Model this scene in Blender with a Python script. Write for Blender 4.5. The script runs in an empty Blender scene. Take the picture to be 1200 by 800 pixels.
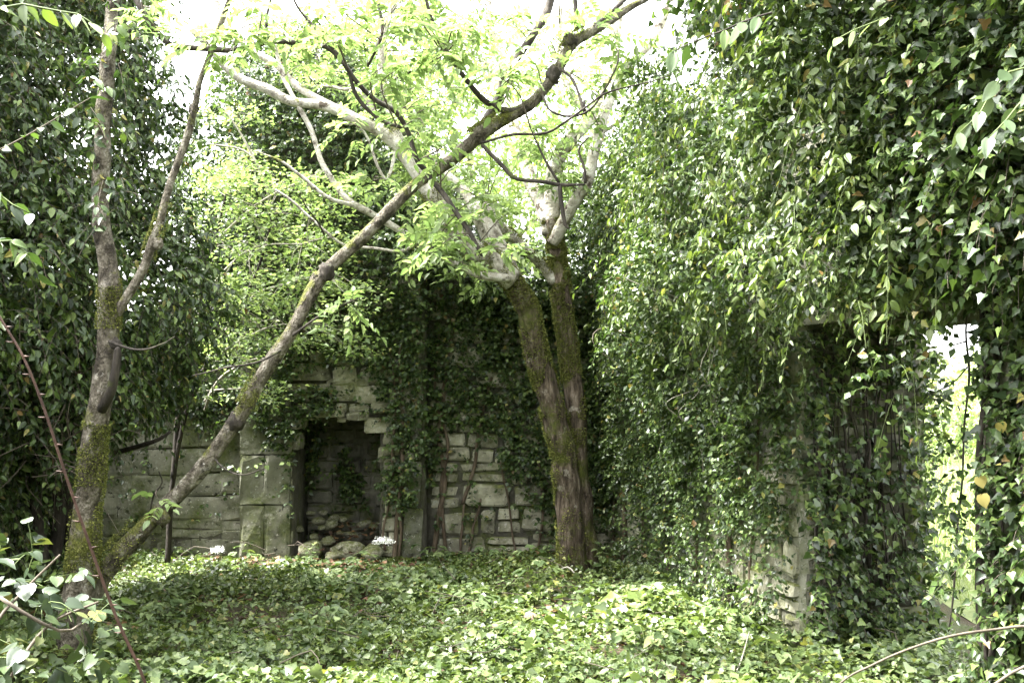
import bpy, bmesh, math, random
import numpy as np
from mathutils import Vector, Matrix

rng = np.random.default_rng(11)
random.seed(11)
scene = bpy.context.scene
col = scene.collection
rad = math.radians

# ---------------------------------------------------------------- camera, sky, sun, exposure
F = 1167.0            # focal length in photograph pixels (35 mm on a 36 mm sensor, 1200 px wide)
CZ = 1.6              # eye height
cam_d = bpy.data.cameras.new('camera')
cam_d.lens = 35; cam_d.sensor_width = 36
cam_d.shift_y = 54 / 1200.0
cam_d.clip_end = 2000; cam_d.clip_start = 0.05
cam = bpy.data.objects.new('camera', cam_d)
cam.location = (0, 0, CZ); cam.rotation_euler = (rad(90), 0, 0)
col.objects.link(cam); scene.camera = cam

SUN_EL, SUN_AZ = 63.0, -88.0     # azimuth from +Y (ahead), negative = to the left
world = bpy.data.worlds.new('World'); scene.world = world
world.use_nodes = True
wn = world.node_tree.nodes; wl = world.node_tree.links
wn.clear()
sky = wn.new('ShaderNodeTexSky'); sky.sky_type = 'NISHITA'; sky.sun_disc = False
sky.sun_elevation = rad(SUN_EL); sky.sun_rotation = rad(SUN_AZ)
sky.dust_density = 3.0; sky.air_density = 1.0; sky.ozone_density = 1.0
hs = wn.new('ShaderNodeHueSaturation'); hs.inputs['Saturation'].default_value = 0.10
bg = wn.new('ShaderNodeBackground'); bg.inputs['Strength'].default_value = 0.15
wo = wn.new('ShaderNodeOutputWorld')
wl.new(sky.outputs[0], hs.inputs['Color']); wl.new(hs.outputs[0], bg.inputs['Color']); wl.new(bg.outputs[0], wo.inputs['Surface'])

sd = bpy.data.lights.new('sun', 'SUN'); sd.energy = 3.0; sd.angle = rad(12); sd.color = (1.0, 0.975, 0.93)
sun = bpy.data.objects.new('sun', sd); col.objects.link(sun)
sdir = Vector((math.sin(rad(SUN_AZ)) * math.cos(rad(SUN_EL)), math.cos(rad(SUN_AZ)) * math.cos(rad(SUN_EL)), math.sin(rad(SUN_EL))))
sun.rotation_euler = sdir.to_track_quat('Z', 'Y').to_euler()
sun.location = sdir * 40

scene.view_settings.view_transform = 'Standard'
scene.view_settings.look = 'None'
scene.view_settings.exposure = 3.72
scene.view_settings.gamma = 1.0
scene.view_settings.use_curve_mapping = False
scene.render.engine = 'CYCLES'
scene.cycles.max_bounces = 5; scene.cycles.diffuse_bounces = 2; scene.cycles.glossy_bounces = 2
scene.cycles.transmission_bounces = 4; scene.cycles.transparent_max_bounces = 4

# ---------------------------------------------------------------- helpers
def P(x, y, Y):
    """a photograph pixel at distance Y -> world point"""
    return np.array([(x - 600) / F * Y, Y, CZ + (454 - y) / F * Y])

def PP(lst, Y=None):
    return np.array([P(*p) if len(p) == 3 else P(p[0], p[1], Y) for p in lst])

def nz(v):
    return v / np.maximum(np.linalg.norm(v, axis=-1, keepdims=True), 1e-9)

def vnoise(p, seed=0):
    p = np.asarray(p, dtype=np.float64)
    i = np.floor(p).astype(np.int64); f = p - i; f = f * f * (3 - 2 * f)
    def h(a, b, c):
        n = (a * 374761393 + b * 668265263 + c * 2147483647 + seed * 1274126177) & 0xFFFFFFFF
        n = ((n ^ (n >> 13)) * 1274126177) & 0xFFFFFFFF
        n = ((n ^ (n >> 16)) * 2246822519) & 0xFFFFFFFF
        return ((n ^ (n >> 15)) & 0xFFFFFF) / float(0xFFFFFF)
    x, y, z = i[..., 0], i[..., 1], i[..., 2]; fx, fy, fz = f[..., 0], f[..., 1], f[..., 2]
    def L(a, b, t): return a + (b - a) * t
    return L(L(L(h(x, y, z), h(x+1, y, z), fx), L(h(x, y+1, z), h(x+1, y+1, z), fx), fy),
             L(L(h(x, y, z+1), h(x+1, y, z+1), fx), L(h(x, y+1, z+1), h(x+1, y+1, z+1), fx), fy), fz)

def fbm(p, seed=0, o=3):
    p = np.asarray(p, dtype=np.float64); s = 0; a = 0.5; t = 0
    for k in range(o):
        s = s + a * vnoise(p * (2.03 ** k) + 17.3 * k, seed + k); t += a; a *= 0.5
    return s / t

def tag(o, label=None, cat=None, group=None, kind=None):
    if label: o['label'] = label
    if cat: o['category'] = cat
    if group: o['group'] = group
    if kind: o['kind'] = kind
    return o

def empty(name, loc, label=None, cat=None, group=None):
    o = bpy.data.objects.new(name, None); o.empty_display_size = 0.1
    o.location = [float(c) for c in loc]; col.objects.link(o)
    return tag(o, label, cat, group)

def attach(o, parent):
    if parent is not None:
        o.parent = parent
        t = Vector(parent.location)
        q = parent.parent
        while q is not None:
            t = t; q = q.parent
        o.matrix_parent_inverse = Matrix.Translation(-t) if parent.type == 'EMPTY' else Matrix.Identity(4)

def link_mesh(name, me, mat, parent=None, kind=None):
    if mat is not None and len(me.materials) == 0: me.materials.append(mat)
    o = bpy.data.objects.new(name, me); col.objects.link(o); attach(o, parent)
    if kind: o['kind'] = kind
    return o

def mesh(name, V, Fc, mat, parent=None, kind=None, smooth=True, tint=None):
    """V (n,3); Fc either an (m,k) array of equal faces or a list of faces"""
    me = bpy.data.meshes.new(name)
    V = np.asarray(V, dtype=np.float32)
    if isinstance(Fc, np.ndarray):
        m, k = Fc.shape
        me.vertices.add(len(V)); me.vertices.foreach_set('co', V.ravel())
        me.loops.add(m * k); me.loops.foreach_set('vertex_index', Fc.ravel().astype(np.int32))
        me.polygons.add(m); me.polygons.foreach_set('loop_start', np.arange(0, m * k, k, dtype=np.int32))
        me.update(calc_edges=True)
    else:
        me.from_pydata(V.tolist(), [], [list(map(int, f)) for f in Fc]); me.update()
    if smooth: me.polygons.foreach_set('use_smooth', np.ones(len(me.polygons), dtype=bool))
    if tint is not None:
        a = me.attributes.new('tint', 'FLOAT', 'POINT'); a.data.foreach_set('value', np.asarray(tint, dtype=np.float32))
    return link_mesh(name, me, mat, parent, kind)

def spline(pts, n):
    pts = np.asarray(pts, float)
    if len(pts) == 2:
        t = np.linspace(0, 1, n)[:, None]; return pts[0] * (1 - t) + pts[1] * t
    e = np.vstack([2 * pts[0] - pts[1], pts, 2 * pts[-1] - pts[-2]])
    u = np.linspace(0, len(pts) - 1 - 1e-6, n); i = u.astype(int); t = (u - i)[:, None]
    p0, p1, p2, p3 = e[i], e[i+1], e[i+2], e[i+3]
    return 0.5 * (2*p1 + (p2-p0)*t + (2*p0-5*p1+4*p2-p3)*t**2 + (3*p1-p0-3*p2+p3)*t**3)

def tube_data(path, rads, sides=8, bump=0.0, freq=6.0, seed=0, cap=True):
    path = np.asarray(path, float); n = len(path)
    r = np.interp(np.linspace(0, 1, n), np.linspace(0, 1, len(rads)), rads)
    T = nz(np.gradient(path, axis=0))
    ref = np.array([0, 1.0, 0]) if abs(T[0][1]) < 0.8 else np.array([1.0, 0, 0])
    U = np.zeros_like(path); u = nz(np.cross(T[0], ref))
    for i in range(n):
        u = nz(u - T[i] * np.dot(u, T[i])); U[i] = u
    W = np.cross(T, U)
    a = np.linspace(0, 2 * np.pi, sides, endpoint=False)
    ring = U[:, None, :] * np.cos(a)[None, :, None] + W[:, None, :] * np.sin(a)[None, :, None]
    rr = np.repeat(r[:, None], sides, 1)
    if bump:
        q = path[:, None, :] + ring * rr[..., None]
        lon = np.cumsum(np.r_[0, np.linalg.norm(np.diff(path, axis=0), axis=1)])
        q2 = np.stack([np.cos(a)[None, :] * 2.2 + 0 * rr, np.sin(a)[None, :] * 2.2 + 0 * rr, lon[:, None] * freq * 0.35 + 0 * rr], -1)
        q3 = np.stack([np.cos(a)[None, :] * 4.5 + 0 * rr, np.sin(a)[None, :] * 4.5 + 0 * rr, lon[:, None] * 2.6 + 0 * rr], -1)
        ridge = 1 - np.abs(2 * fbm(q3, seed + 9, 2) - 1)
        rr = rr * (1 + bump * .55 * (ridge - .7) + bump * (fbm(q * freq, seed, 3) - 0.5) * 2 + bump * 0.8 * (fbm(q2 * 2.0, seed + 5, 2) - 0.5))
    V = (path[:, None, :] + ring * rr[..., None]).reshape(-1, 3)
    i = np.arange(n - 1)[:, None] * sides; j = np.arange(sides)[None, :]; j2 = (j + 1) % sides
    Q = np.stack([i + j, i + j2, i + sides + j2, i + sides + j], -1).reshape(-1, 4)
    fs = Q.tolist()
    if cap:
        fs.append(list(range(sides))[::-1]); fs.append([(n - 1) * sides + k for k in range(sides)])
    return V, fs

def tube(name, pts, rads, mat, parent=None, sides=8, step=0.06, bump=0.0, freq=6.0, seed=0, kind=None, raw=False):
    pts = np.asarray(pts, float)
    L = np.linalg.norm(np.diff(pts, axis=0), axis=1).sum()
    path = pts if raw else spline(pts, max(4, int(L / step)))
    V, fs = tube_data(path, rads, sides, bump, freq, seed)
    o = mesh(name, V, fs, mat, parent, kind)
    return o, path

class Bag:
    """many thin tubes joined in one mesh"""
    def __init__(s): s.V = []; s.F = []; s.n = 0
    def tube(s, path, rads, sides=4):
        V, f = tube_data(path, rads, sides, cap=False)
        s.V.append(V); s.F += [[a + s.n for a in q] for q in f]; s.n += len(V)
    def build(s, name, mat, parent=None, kind=None):
        if not s.V: return None
        return mesh(name, np.vstack(s.V), np.array(s.F), mat, parent, kind)

# ---------------------------------------------------------------- materials
def newmat(name):
    m = bpy.data.materials.new(name); m.use_nodes = True
    nt = m.node_tree; nt.nodes.clear()
    return m, nt.nodes, nt.links

def ramp(N, stops, interp='LINEAR'):
    r = N.new('ShaderNodeValToRGB'); r.color_ramp.interpolation = interp
    e = r.color_ramp.elements
    e[0].position, e[0].color = stops[0][0], (*stops[0][1], 1)
    e[1].position, e[1].color = stops[-1][0], (*stops[-1][1], 1)
    for p, c in stops[1:-1]:
        k = e.new(p); k.color = (*c, 1)
    return r

def leaf_mat(name, stops, rough=0.4, trans=0.3, tcol=(1.25, 1.35, 0.6), spec=0.5):
    m, N, L = newmat(name)
    at = N.new('ShaderNodeAttribute'); at.attribute_name = 'tint'
    oi = N.new('ShaderNodeObjectInfo')
    ad = N.new('ShaderNodeMath'); ad.operation = 'ADD'
    fr = N.new('ShaderNodeMath'); fr.operation = 'FRACT'
    L.new(at.outputs['Fac'], ad.inputs[0]); L.new(oi.outputs['Random'], ad.inputs[1]); L.new(ad.outputs[0], fr.inputs[0])
    r = ramp(N, stops); L.new(fr.outputs[0], r.inputs[0])
    tc = N.new('ShaderNodeTexCoord'); no = N.new('ShaderNodeTexNoise'); no.inputs['Scale'].default_value = 55
    L.new(tc.outputs['Object'], no.inputs['Vector'])
    mx = N.new('ShaderNodeMix'); mx.data_type = 'RGBA'; mx.blend_type = 'MULTIPLY'; mx.inputs[0].default_value = 0.45
    L.new(r.outputs[0], mx.inputs[6]); L.new(no.outputs['Fac'], mx.inputs[7])
    sc = N.new('ShaderNodeMix'); sc.data_type = 'RGBA'; sc.blend_type = 'MULTIPLY'; sc.inputs[0].default_value = 1.0
    L.new(mx.outputs[2], sc.inputs[6]); sc.inputs[7].default_value = (1.3, 1.3, 1.3, 1)
    b = N.new('ShaderNodeBsdfPrincipled'); b.inputs['Roughness'].default_value = rough
    b.inputs['Specular IOR Level'].default_value = spec
    L.new(sc.outputs[2], b.inputs['Base Color'])
    t = N.new('ShaderNodeBsdfTranslucent')
    tm = N.new('ShaderNodeMix'); tm.data_type = 'RGBA'; tm.blend_type = 'MULTIPLY'; tm.inputs[0].default_value = 1.0
    L.new(sc.outputs[2], tm.inputs[6]); tm.inputs[7].default_value = (*tcol, 1)
    L.new(tm.outputs[2], t.inputs['Color'])
    ms = N.new('ShaderNodeMixShader'); ms.inputs[0].default_value = trans
    L.new(b.outputs[0], ms.inputs[1]); L.new(t.outputs[0], ms.inputs[2])
    o = N.new('ShaderNodeOutputMaterial'); L.new(ms.outputs[0], o.inputs['Surface'])
    return m

def solid_mat(name, stops, scale=6.0, rough=0.85, stretch=(1, 1, 1), bump=0.4, moss=None, moss_lo=0.5, moss_hi=0.62, mscale=3.0, up=0.0,
              fine=40.0, perobj=0.0, spots=None, bdist=0.01):
    m, N, L = newmat(name)
    tc = N.new('ShaderNodeTexCoord'); mp = N.new('ShaderNodeMapping'); mp.inputs['Scale'].default_value = stretch
    L.new(tc.outputs['Object'], mp.inputs['Vector'])
    n1 = N.new('ShaderNodeTexNoise'); n1.inputs['Scale'].default_value = scale; n1.inputs['Detail'].default_value = 8; n1.inputs['Roughness'].default_value = 0.65
    L.new(mp.outputs[0], n1.inputs['Vector'])
    fac = n1.outputs['Fac']
    if perobj:
        oi = N.new('ShaderNodeObjectInfo'); ma = N.new('ShaderNodeMath'); ma.operation = 'MULTIPLY_ADD'
        ma.inputs[1].default_value = perobj; ma.inputs[2].default_value = -perobj / 2
        L.new(oi.outputs['Random'], ma.inputs[0])
        sm = N.new('ShaderNodeMath'); sm.operation = 'ADD'; L.new(fac, sm.inputs[0]); L.new(ma.outputs[0], sm.inputs[1]); fac = sm.outputs[0]
    r = ramp(N, stops); L.new(fac, r.inputs[0])
    c = r.outputs[0]
    n3 = N.new('ShaderNodeTexNoise'); n3.inputs['Scale'].default_value = fine; n3.inputs['Detail'].default_value = 6
    L.new(mp.outputs[0], n3.inputs['Vector'])
    if spots:     # pale or dark lichen patches: (colour, low, high, scale)
        for (sc_, lo, hi, ss) in spots:
            ns = N.new('ShaderNodeTexNoise'); ns.inputs['Scale'].default_value = ss; ns.inputs['Detail'].default_value = 7; ns.inputs['Roughness'].default_value = 0.7
            L.new(tc.outputs['Object'], ns.inputs['Vector'])
            mr = N.new('ShaderNodeMapRange'); mr.inputs[1].default_value = lo; mr.inputs[2].default_value = hi
            L.new(ns.outputs['Fac'], mr.inputs[0])
            mx = N.new('ShaderNodeMix'); mx.data_type = 'RGBA'; L.new(mr.outputs[0], mx.inputs[0]); L.new(c, mx.inputs[6]); mx.inputs[7].default_value = (*sc_, 1); c = mx.outputs[2]
    if moss:
        n2 = N.new('ShaderNodeTexNoise'); n2.inputs['Scale'].default_value = mscale; n2.inputs['Detail'].default_value = 6; n2.inputs['Roughness'].default_value = 0.7
        L.new(tc.outputs['Object'], n2.inputs['Vector'])
        f2 = n2.outputs['Fac']
        if up:
            g = N.new('ShaderNodeNewGeometry'); sp = N.new('ShaderNodeSeparateXYZ'); L.new(g.outputs['Normal'], sp.inputs[0])
            ma = N.new('ShaderNodeMath'); ma.operation = 'MULTIPLY_ADD'; ma.inputs[1].default_value = up
            L.new(sp.outputs['Z'], ma.inputs[0]); L.new(f2, ma.inputs[2]); f2 = ma.outputs[0]
        mr = N.new('ShaderNodeMapRange'); mr.inputs[1].default_value = moss_lo; mr.inputs[2].default_value = moss_hi
        L.new(f2, mr.inputs[0])
        rm = ramp(N, [(0.3, moss[0]), (0.7, moss[1])]); L.new(n3.outputs['Fac'], rm.inputs[0])
        mx = N.new('ShaderNodeMix'); mx.data_type = 'RGBA'; L.new(mr.outputs[0], mx.inputs[0]); L.new(c, mx.inputs[6]); L.new(rm.outputs[0], mx.inputs[7]); c = mx.outputs[2]
    b = N.new('ShaderNodeBsdfPrincipled'); b.inputs['Roughness'].default_value = rough; b.inputs['Specular IOR Level'].default_value = 0.25
    L.new(c, b.inputs['Base Color'])
    ad = N.new('ShaderNodeMath'); ad.operation = 'ADD'; L.new(n1.outputs['Fac'], ad.inputs[0]); L.new(n3.outputs['Fac'], ad.inputs[1])
    bp = N.new('ShaderNodeBump'); bp.inputs['Strength'].default_value = bump; bp.inputs['Distance'].default_value = bdist
    L.new(ad.outputs[0], bp.inputs['Height']); L.new(bp.outputs[0], b.inputs['Normal'])
    o = N.new('ShaderNodeOutputMaterial'); L.new(b.outputs[0], o.inputs['Surface'])
    return m

M = {}
M['ivy'] = leaf_mat('ivy_leaf', [(0, (.012, .023, .008)), (.2, (.026, .046, .014)), (.5, (.046, .078, .022)), (.8, (.088, .134, .036)), (.97, (.145, .195, .055)), (.985, (.28, .25, .07)), (1, (.12, .065, .03))], 0.40, 0.24, (1.15, 1.3, .65), spec=0.4)
M['ivy_light'] = leaf_mat('ivy_light_leaf', [(0, (.042, .066, .018)), (.5, (.084, .120, .032)), (.96, (.145, .185, .052)), (1, (.26, .25, .08))], 0.38, 0.34)  # lighter ivy tone; on the doorway fringe it stands in for backlight
M['ash'] = leaf_mat('ash_leaf', [(0, (.125, .185, .065)), (.6, (.20, .265, .10)), (1, (.28, .34, .15))], 0.45, 0.5, (1.1, 1.18, .85))
M['thorn'] = leaf_mat('shrub_leaf', [(0, (.10, .155, .055)), (.6, (.18, .245, .095)), (1, (.27, .32, .15))], 0.5, 0.48, (1.15, 1.2, .75))
M['weed'] = leaf_mat('weed_leaf', [(0, (.050, .080, .028)), (.5, (.105, .152, .055)), (.96, (.185, .23, .095)), (1, (.25, .25, .10))], 0.45, 0.3)
M['far'] = leaf_mat('far_leaf', [(0, (.13, .18, .07)), (1, (.27, .33, .15))], 0.5, 0.45)
M['pale'] = leaf_mat('pale_leaf', [(0, (.055, .085, .042)), (1, (.11, .145, .080))], 0.3, 0.25)
M['dead'] = leaf_mat('dead_leaf', [(0, (.07, .035, .018)), (.6, (.13, .065, .03)), (1, (.22, .13, .05))], 0.7, 0.15, (1, 1, 1))
M['yellow'] = leaf_mat('yellow_leaf', [(0, (.42, .36, .10)), (1, (.5, .42, .15))], 0.5, 0.35, (1, 1, .7))
M['moss'] = leaf_mat('moss_tuft', [(0, (.055, .066, .018)), (.6, (.13, .145, .036)), (1, (.22, .22, .065))], 0.9, 0.2, (1, 1, 1), 0.1)
M['grass'] = leaf_mat('grass_blade', [(0, (.12, .17, .06)), (1, (.27, .32, .13))], 0.5, 0.35)
M['petal'] = leaf_mat('petal', [(0, (.72, .74, .68)), (1, (.82, .82, .78))], 0.6, 0.3, (1, 1, 1))
M['bark'] = solid_mat('ash_bark', [(.36, (.022, .016, .010)), (.48, (.088, .066, .046)), (.58, (.16, .125, .092)), (.68, (.30, .25, .195))], 10, 0.9, (2.6, 2.6, .5), 1.0,
                      ((.045, .060, .012), (.12, .13, .022)), .50, .60, 2.6, 0.10, 60, spots=[((.30, .27, .22), .60, .66, 8), ((.03, .022, .014), .56, .64, 5)], bdist=.03)
M['bark_pale'] = solid_mat('washed_out_bark', [(.36, (.13, .115, .09)), (.48, (.33, .305, .255)), (.66, (.52, .50, .45))], 9, 0.85, (1, 1, 1), 0.8,
                           ((.06, .07, .014), (.15, .15, .03)), .585, .64, 3.0, 0.05, 50, spots=[((.07, .055, .04), .565, .63, 10)], bdist=.02)  # limbs paled: washed-out backlight put into the bark colour
M['bark_grey'] = solid_mat('grey_bark', [(.36, (.022, .018, .012)), (.46, (.075, .064, .046)), (.56, (.145, .128, .098)), (.68, (.29, .27, .225))], 11, 0.88, (1.5, 1.5, .9), 1.0,
                           ((.05, .060, .012), (.13, .13, .025)), .535, .62, 4.0, 0.10, 55, spots=[((.33, .31, .27), .60, .65, 14), ((.03, .024, .016), .555, .62, 7)], bdist=.03)
M['bark_dark'] = solid_mat('dark_bark', [(.3, (.012, .010, .008)), (.5, (.030, .025, .020)), (.7, (.07, .06, .048))], 9, 0.9, (2, 2, .6), 0.7,
                           ((.03, .04, .010), (.07, .08, .018)), .60, .70, 3, 0.05)
M['twig'] = solid_mat('twig_bark', [(.3, (.05, .04, .03)), (.7, (.13, .11, .085))], 14, 0.85, (1, 1, 1), 0.3)
M['twig_pale'] = solid_mat('pale_twig', [(.3, (.18, .165, .13)), (.7, (.36, .34, .28))], 14, 0.85, (1, 1, 1), 0.3)
M['twig_green'] = solid_mat('green_stalk', [(.3, (.05, .075, .025)), (.7, (.11, .14, .045))], 14, 0.7, (1, 1, 1), 0.2)
M['cane'] = solid_mat('bramble_cane', [(.3, (.028, .014, .010)), (.7, (.075, .042, .030))], 16, 0.6, (1, 1, 1), 0.3)
M['vine'] = solid_mat('ivy_vine', [(.3, (.05, .036, .024)), (.55, (.12, .09, .062)), (.75, (.20, .16, .12))], 14, 0.9, (1, 1, .5), 0.7)
M['stone'] = solid_mat('rubble_limestone', [(.25, (.09, .085, .062)), (.45, (.23, .22, .16)), (.62, (.38, .365, .27)), (.8, (.54, .52, .42))], 5.5, 0.92, (1, 1, 1), 0.7,
                       ((.060, .075, .022), (.17, .18, .06)), .50, .66, 3.5, 0.14, 34, perobj=0.16, spots=[((.05, .047, .036), .57, .68, 6), ((.40, .395, .34), .60, .70, 11), ((.46, .45, .40), .60, .64, 27), ((.035, .034, .026), .58, .64, 19)])
M['plaster'] = solid_mat('weathered_render', [(.25, (.07, .072, .052)), (.5, (.19, .188, .142)), (.75, (.38, .37, .295))], 3.2, 0.92, (1, 1, 1), 0.6,
                         ((.050, .065, .02), (.12, .135, .045)), .46, .64, 2.4, 0.1, 30, perobj=0.1, spots=[((.04, .038, .03), .54, .68, 3.4), ((.38, .37, .32), .60, .68, 8), ((.46, .45, .40), .60, .64, 27), ((.035, .034, .026), .58, .64, 19)])
M['recess_dark'] = solid_mat('shaded_recess_stone', [(.3, (.04, .038, .030)), (.5, (.10, .096, .076)), (.75, (.22, .21, .165))], 5, 0.95, (1, 1, 1), 0.8,
                      ((.035, .045, .014), (.10, .11, .035)), .54, .66, 3, 0.12, 34, perobj=.14)  # recess shade and hearth soot both put into this darker stone colour
M['broad_ivy'] = leaf_mat('broad_ivy_leaf', [(0, (.016, .028, .012)), (.6, (.032, .050, .020)), (.93, (.055, .08, .030)), (1, (.20, .18, .05))], 0.42, 0.15, spec=.4)  # broad leaf in a deeper green than the wall ivy
M['mortar'] = solid_mat('old_mortar', [(.3, (.035, .032, .025)), (.55, (.085, .080, .062)), (.75, (.16, .15, .115))], 8, 0.95, (1, 1, 1), 0.9,
                        ((.035, .045, .015), (.09, .10, .03)), .50, .64, 3, 0.1, 40)
M['soil'] = solid_mat('leaf_litter_soil', [(.3, (.020, .015, .010)), (.5, (.045, .034, .020)), (.72, (.085, .062, .036))], 12, 0.95, (1, 1, 1), 0.9,
                      ((.030, .045, .012), (.07, .095, .025)), .45, .62, 1.2, 0.0, 60, bdist=0.02)
M['meadow'] = solid_mat('meadow_ground', [(.3, (.09, .12, .045)), (.6, (.18, .21, .085)), (.8, (.26, .28, .12))], 5, 0.9, (1, 1, 1), 0.6)

# ---------------------------------------------------------------- leaf templates: x across, y towards the tip, z the upper side
def fan(ring, c):
    V = np.array([c] + ring, float); n = len(ring)
    return V, np.array([[0, 1 + i, 1 + (i + 1) % n] for i in range(n)])
T_IVY = fan([(0, 0, 0), (.27, -.10, .03), (.50, .16, .06), (.27, .45, .02), (0, 1.0, -.12), (-.27, .45, .02), (-.50, .16, .06), (-.27, -.10, .03)], (0, .34, -.05))
T_OVAL = fan([(0, 0, 0), (.30, .22, .05), (.27, .58, .03), (0, 1.0, -.14), (-.27, .58, .03), (-.30, .22, .05)], (0, .42, -.05))
T_HEART = fan([(0, .03, 0), (.28, -.08, .04), (.46, .22, .05), (.30, .62, .02), (0, 1.0, -.12), (-.30, .62, .02), (-.46, .22, .05), (-.28, -.08, .04)], (0, .36, -.05))
T_NARROW = (np.array([(0, 0, 0), (.19, .45, .05), (0, 1, -.10), (-.19, .45, .05), (0, .5, -.03)], float), np.array([[0, 1, 4], [1, 2, 4], [4, 2, 3], [0, 4, 3]]))
T_KITE = (np.array([(0, 0, 0), (.38, .42, .07), (0, 1, -.10), (-.38, .42, .07)], float), np.array([[0, 1, 2], [0, 2, 3]]))
T_BLADE = (np.array([(.025, 0, 0), (-.025, 0, 0), (0, 1.0, .25), (.02, .55, .05), (-.02, .55, .05)], float), np.array([[0, 3, 1], [3, 4, 1], [3, 2, 4]]))
def fine(rows, droop=.16, fold=.10):
    """a finer leaf: rows of (y, half width, y shift of the edge)"""
    V, T = [], []
    for (y, w, s) in rows:
        d = -droop * max(y, 0) ** 2
        V += [(-w, y + s, d + fold * w), (-w * .5, y + s * .4, d + fold * w * .35 + .012), (0, y, d - .02), (w * .5, y + s * .4, d + fold * w * .35 + .012), (w, y + s, d + fold * w)]
    for r in range(len(rows) - 1):
        for c in range(4):
            p, q = r * 5 + c, r * 5 + c + 5
            T += [[p, p + 1, q + 1], [p, q + 1, q]]
    return np.array(V, float), np.array(T)
FINE = {}
def register(coarse, f): FINE[id(coarse)] = f
register(T_OVAL, fine([(0, .01, 0), (.12, .20, 0), (.30, .31, .01), (.52, .29, .02), (.75, .18, .02), (.9, .08, .01), (1, .004, 0)]))
register(T_KITE, FINE[id(T_OVAL)])
register(T_HEART, fine([(.02, .06, -.06), (.10, .34, -.12), (.24, .46, -.02), (.45, .42, .02), (.66, .28, .02), (.85, .12, .01), (1, .004, 0)]))
register(T_IVY, fine([(.02, .06, -.06), (.10, .30, -.14), (.22, .52, .06), (.36, .33, .06), (.56, .27, .03), (.8, .13, .01), (1, .004, 0)]))
register(T_NARROW, fine([(0, .01, 0), (.15, .12, 0), (.35, .19, 0), (.6, .18, 0), (.82, .10, 0), (1, .004, 0)]))

def frames(nrm, tip):
    y = nz(tip); z = nz(nrm - y * (nrm * y).sum(-1, keepdims=True)); x = np.cross(y, z)
    return x, y, z

def leaves(name, parent, mat, tpl, pos, nrm, tip, size, parts=0, kind='stuff', aspect=None, part_name='leaf', part_mat=None):
    """one joined mesh of leaves; the `parts` leaves that show largest become objects of their own"""
    pos = np.asarray(pos).reshape(-1, 3); nrm = np.asarray(nrm).reshape(-1, 3); tip = np.asarray(tip).reshape(-1, 3); size = np.asarray(size).ravel()
    ok = np.isfinite(pos).all(1)
    pos, nrm, tip, size = pos[ok], nrm[ok], tip[ok], size[ok]
    x, y, z = frames(nrm, tip)
    TV, TF = tpl; n = len(pos); k = len(TV)
    asp = rng.uniform(.82, 1.15, n) if aspect is None else aspect * rng.uniform(.85, 1.15, n)
    curl = rng.uniform(.4, 2.2, n)
    keep = np.ones(n, bool)
    if parts:
        px = 600 + F * pos[:, 0] / pos[:, 1]; py = 454 - F * (pos[:, 2] - CZ) / pos[:, 1]
        vis = (px > 5) & (px < 1195) & (py > 5) & (py < 795) & (pos[:, 1] > .3)
        sc = np.where(vis, size / np.maximum(pos[:, 1], .3), 0)
        face = np.abs((z * nz(-pos + np.array([0, 0, CZ]))).sum(1))
        sc = sc * (.35 + face) * rng.uniform(.8, 1.0, n)
        idx = np.argsort(-sc)[:parts]; idx = idx[sc[idx] > 0]
        keep[idx] = False
        PV, PF = FINE.get(id(tpl), tpl)
        me = bpy.data.meshes.new(part_name); me.from_pydata(PV.tolist(), [], PF.tolist()); me.update()
        me.polygons.foreach_set('use_smooth', np.ones(len(me.polygons), dtype=bool))
        me.materials.append(part_mat or mat)
        for i in idx:
            o = bpy.data.objects.new(part_name, me); col.objects.link(o); attach(o, parent)
            s = size[i]
            mm = Matrix.Identity(4)
            for r_ in range(3):
                mm[r_][0] = x[i, r_] * s * asp[i]; mm[r_][1] = y[i, r_] * s; mm[r_][2] = z[i, r_] * s * curl[i]; mm[r_][3] = pos[i, r_]
            o.matrix_basis = mm
    x, y, z, pos, size, asp, curl = x[keep], y[keep], z[keep], pos[keep], size[keep], asp[keep], curl[keep]
    n = len(pos)
    if n == 0: return None
    V = (pos[:, None] + size[:, None, None] * (x[:, None] * (TV[None, :, 0:1] * asp[:, None, None]) + y[:, None] * TV[None, :, 1:2] + z[:, None] * (TV[None, :, 2:3] * curl[:, None, None]))).reshape(-1, 3)
    Fc = (TF[None] + (np.arange(n) * k)[:, None, None]).reshape(-1, 3)
    return mesh(name, V, Fc, mat, parent, kind, smooth=False, tint=np.repeat(rng.random(n) * .999, k))

UP = np.array([0, 0, 1.0])

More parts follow.
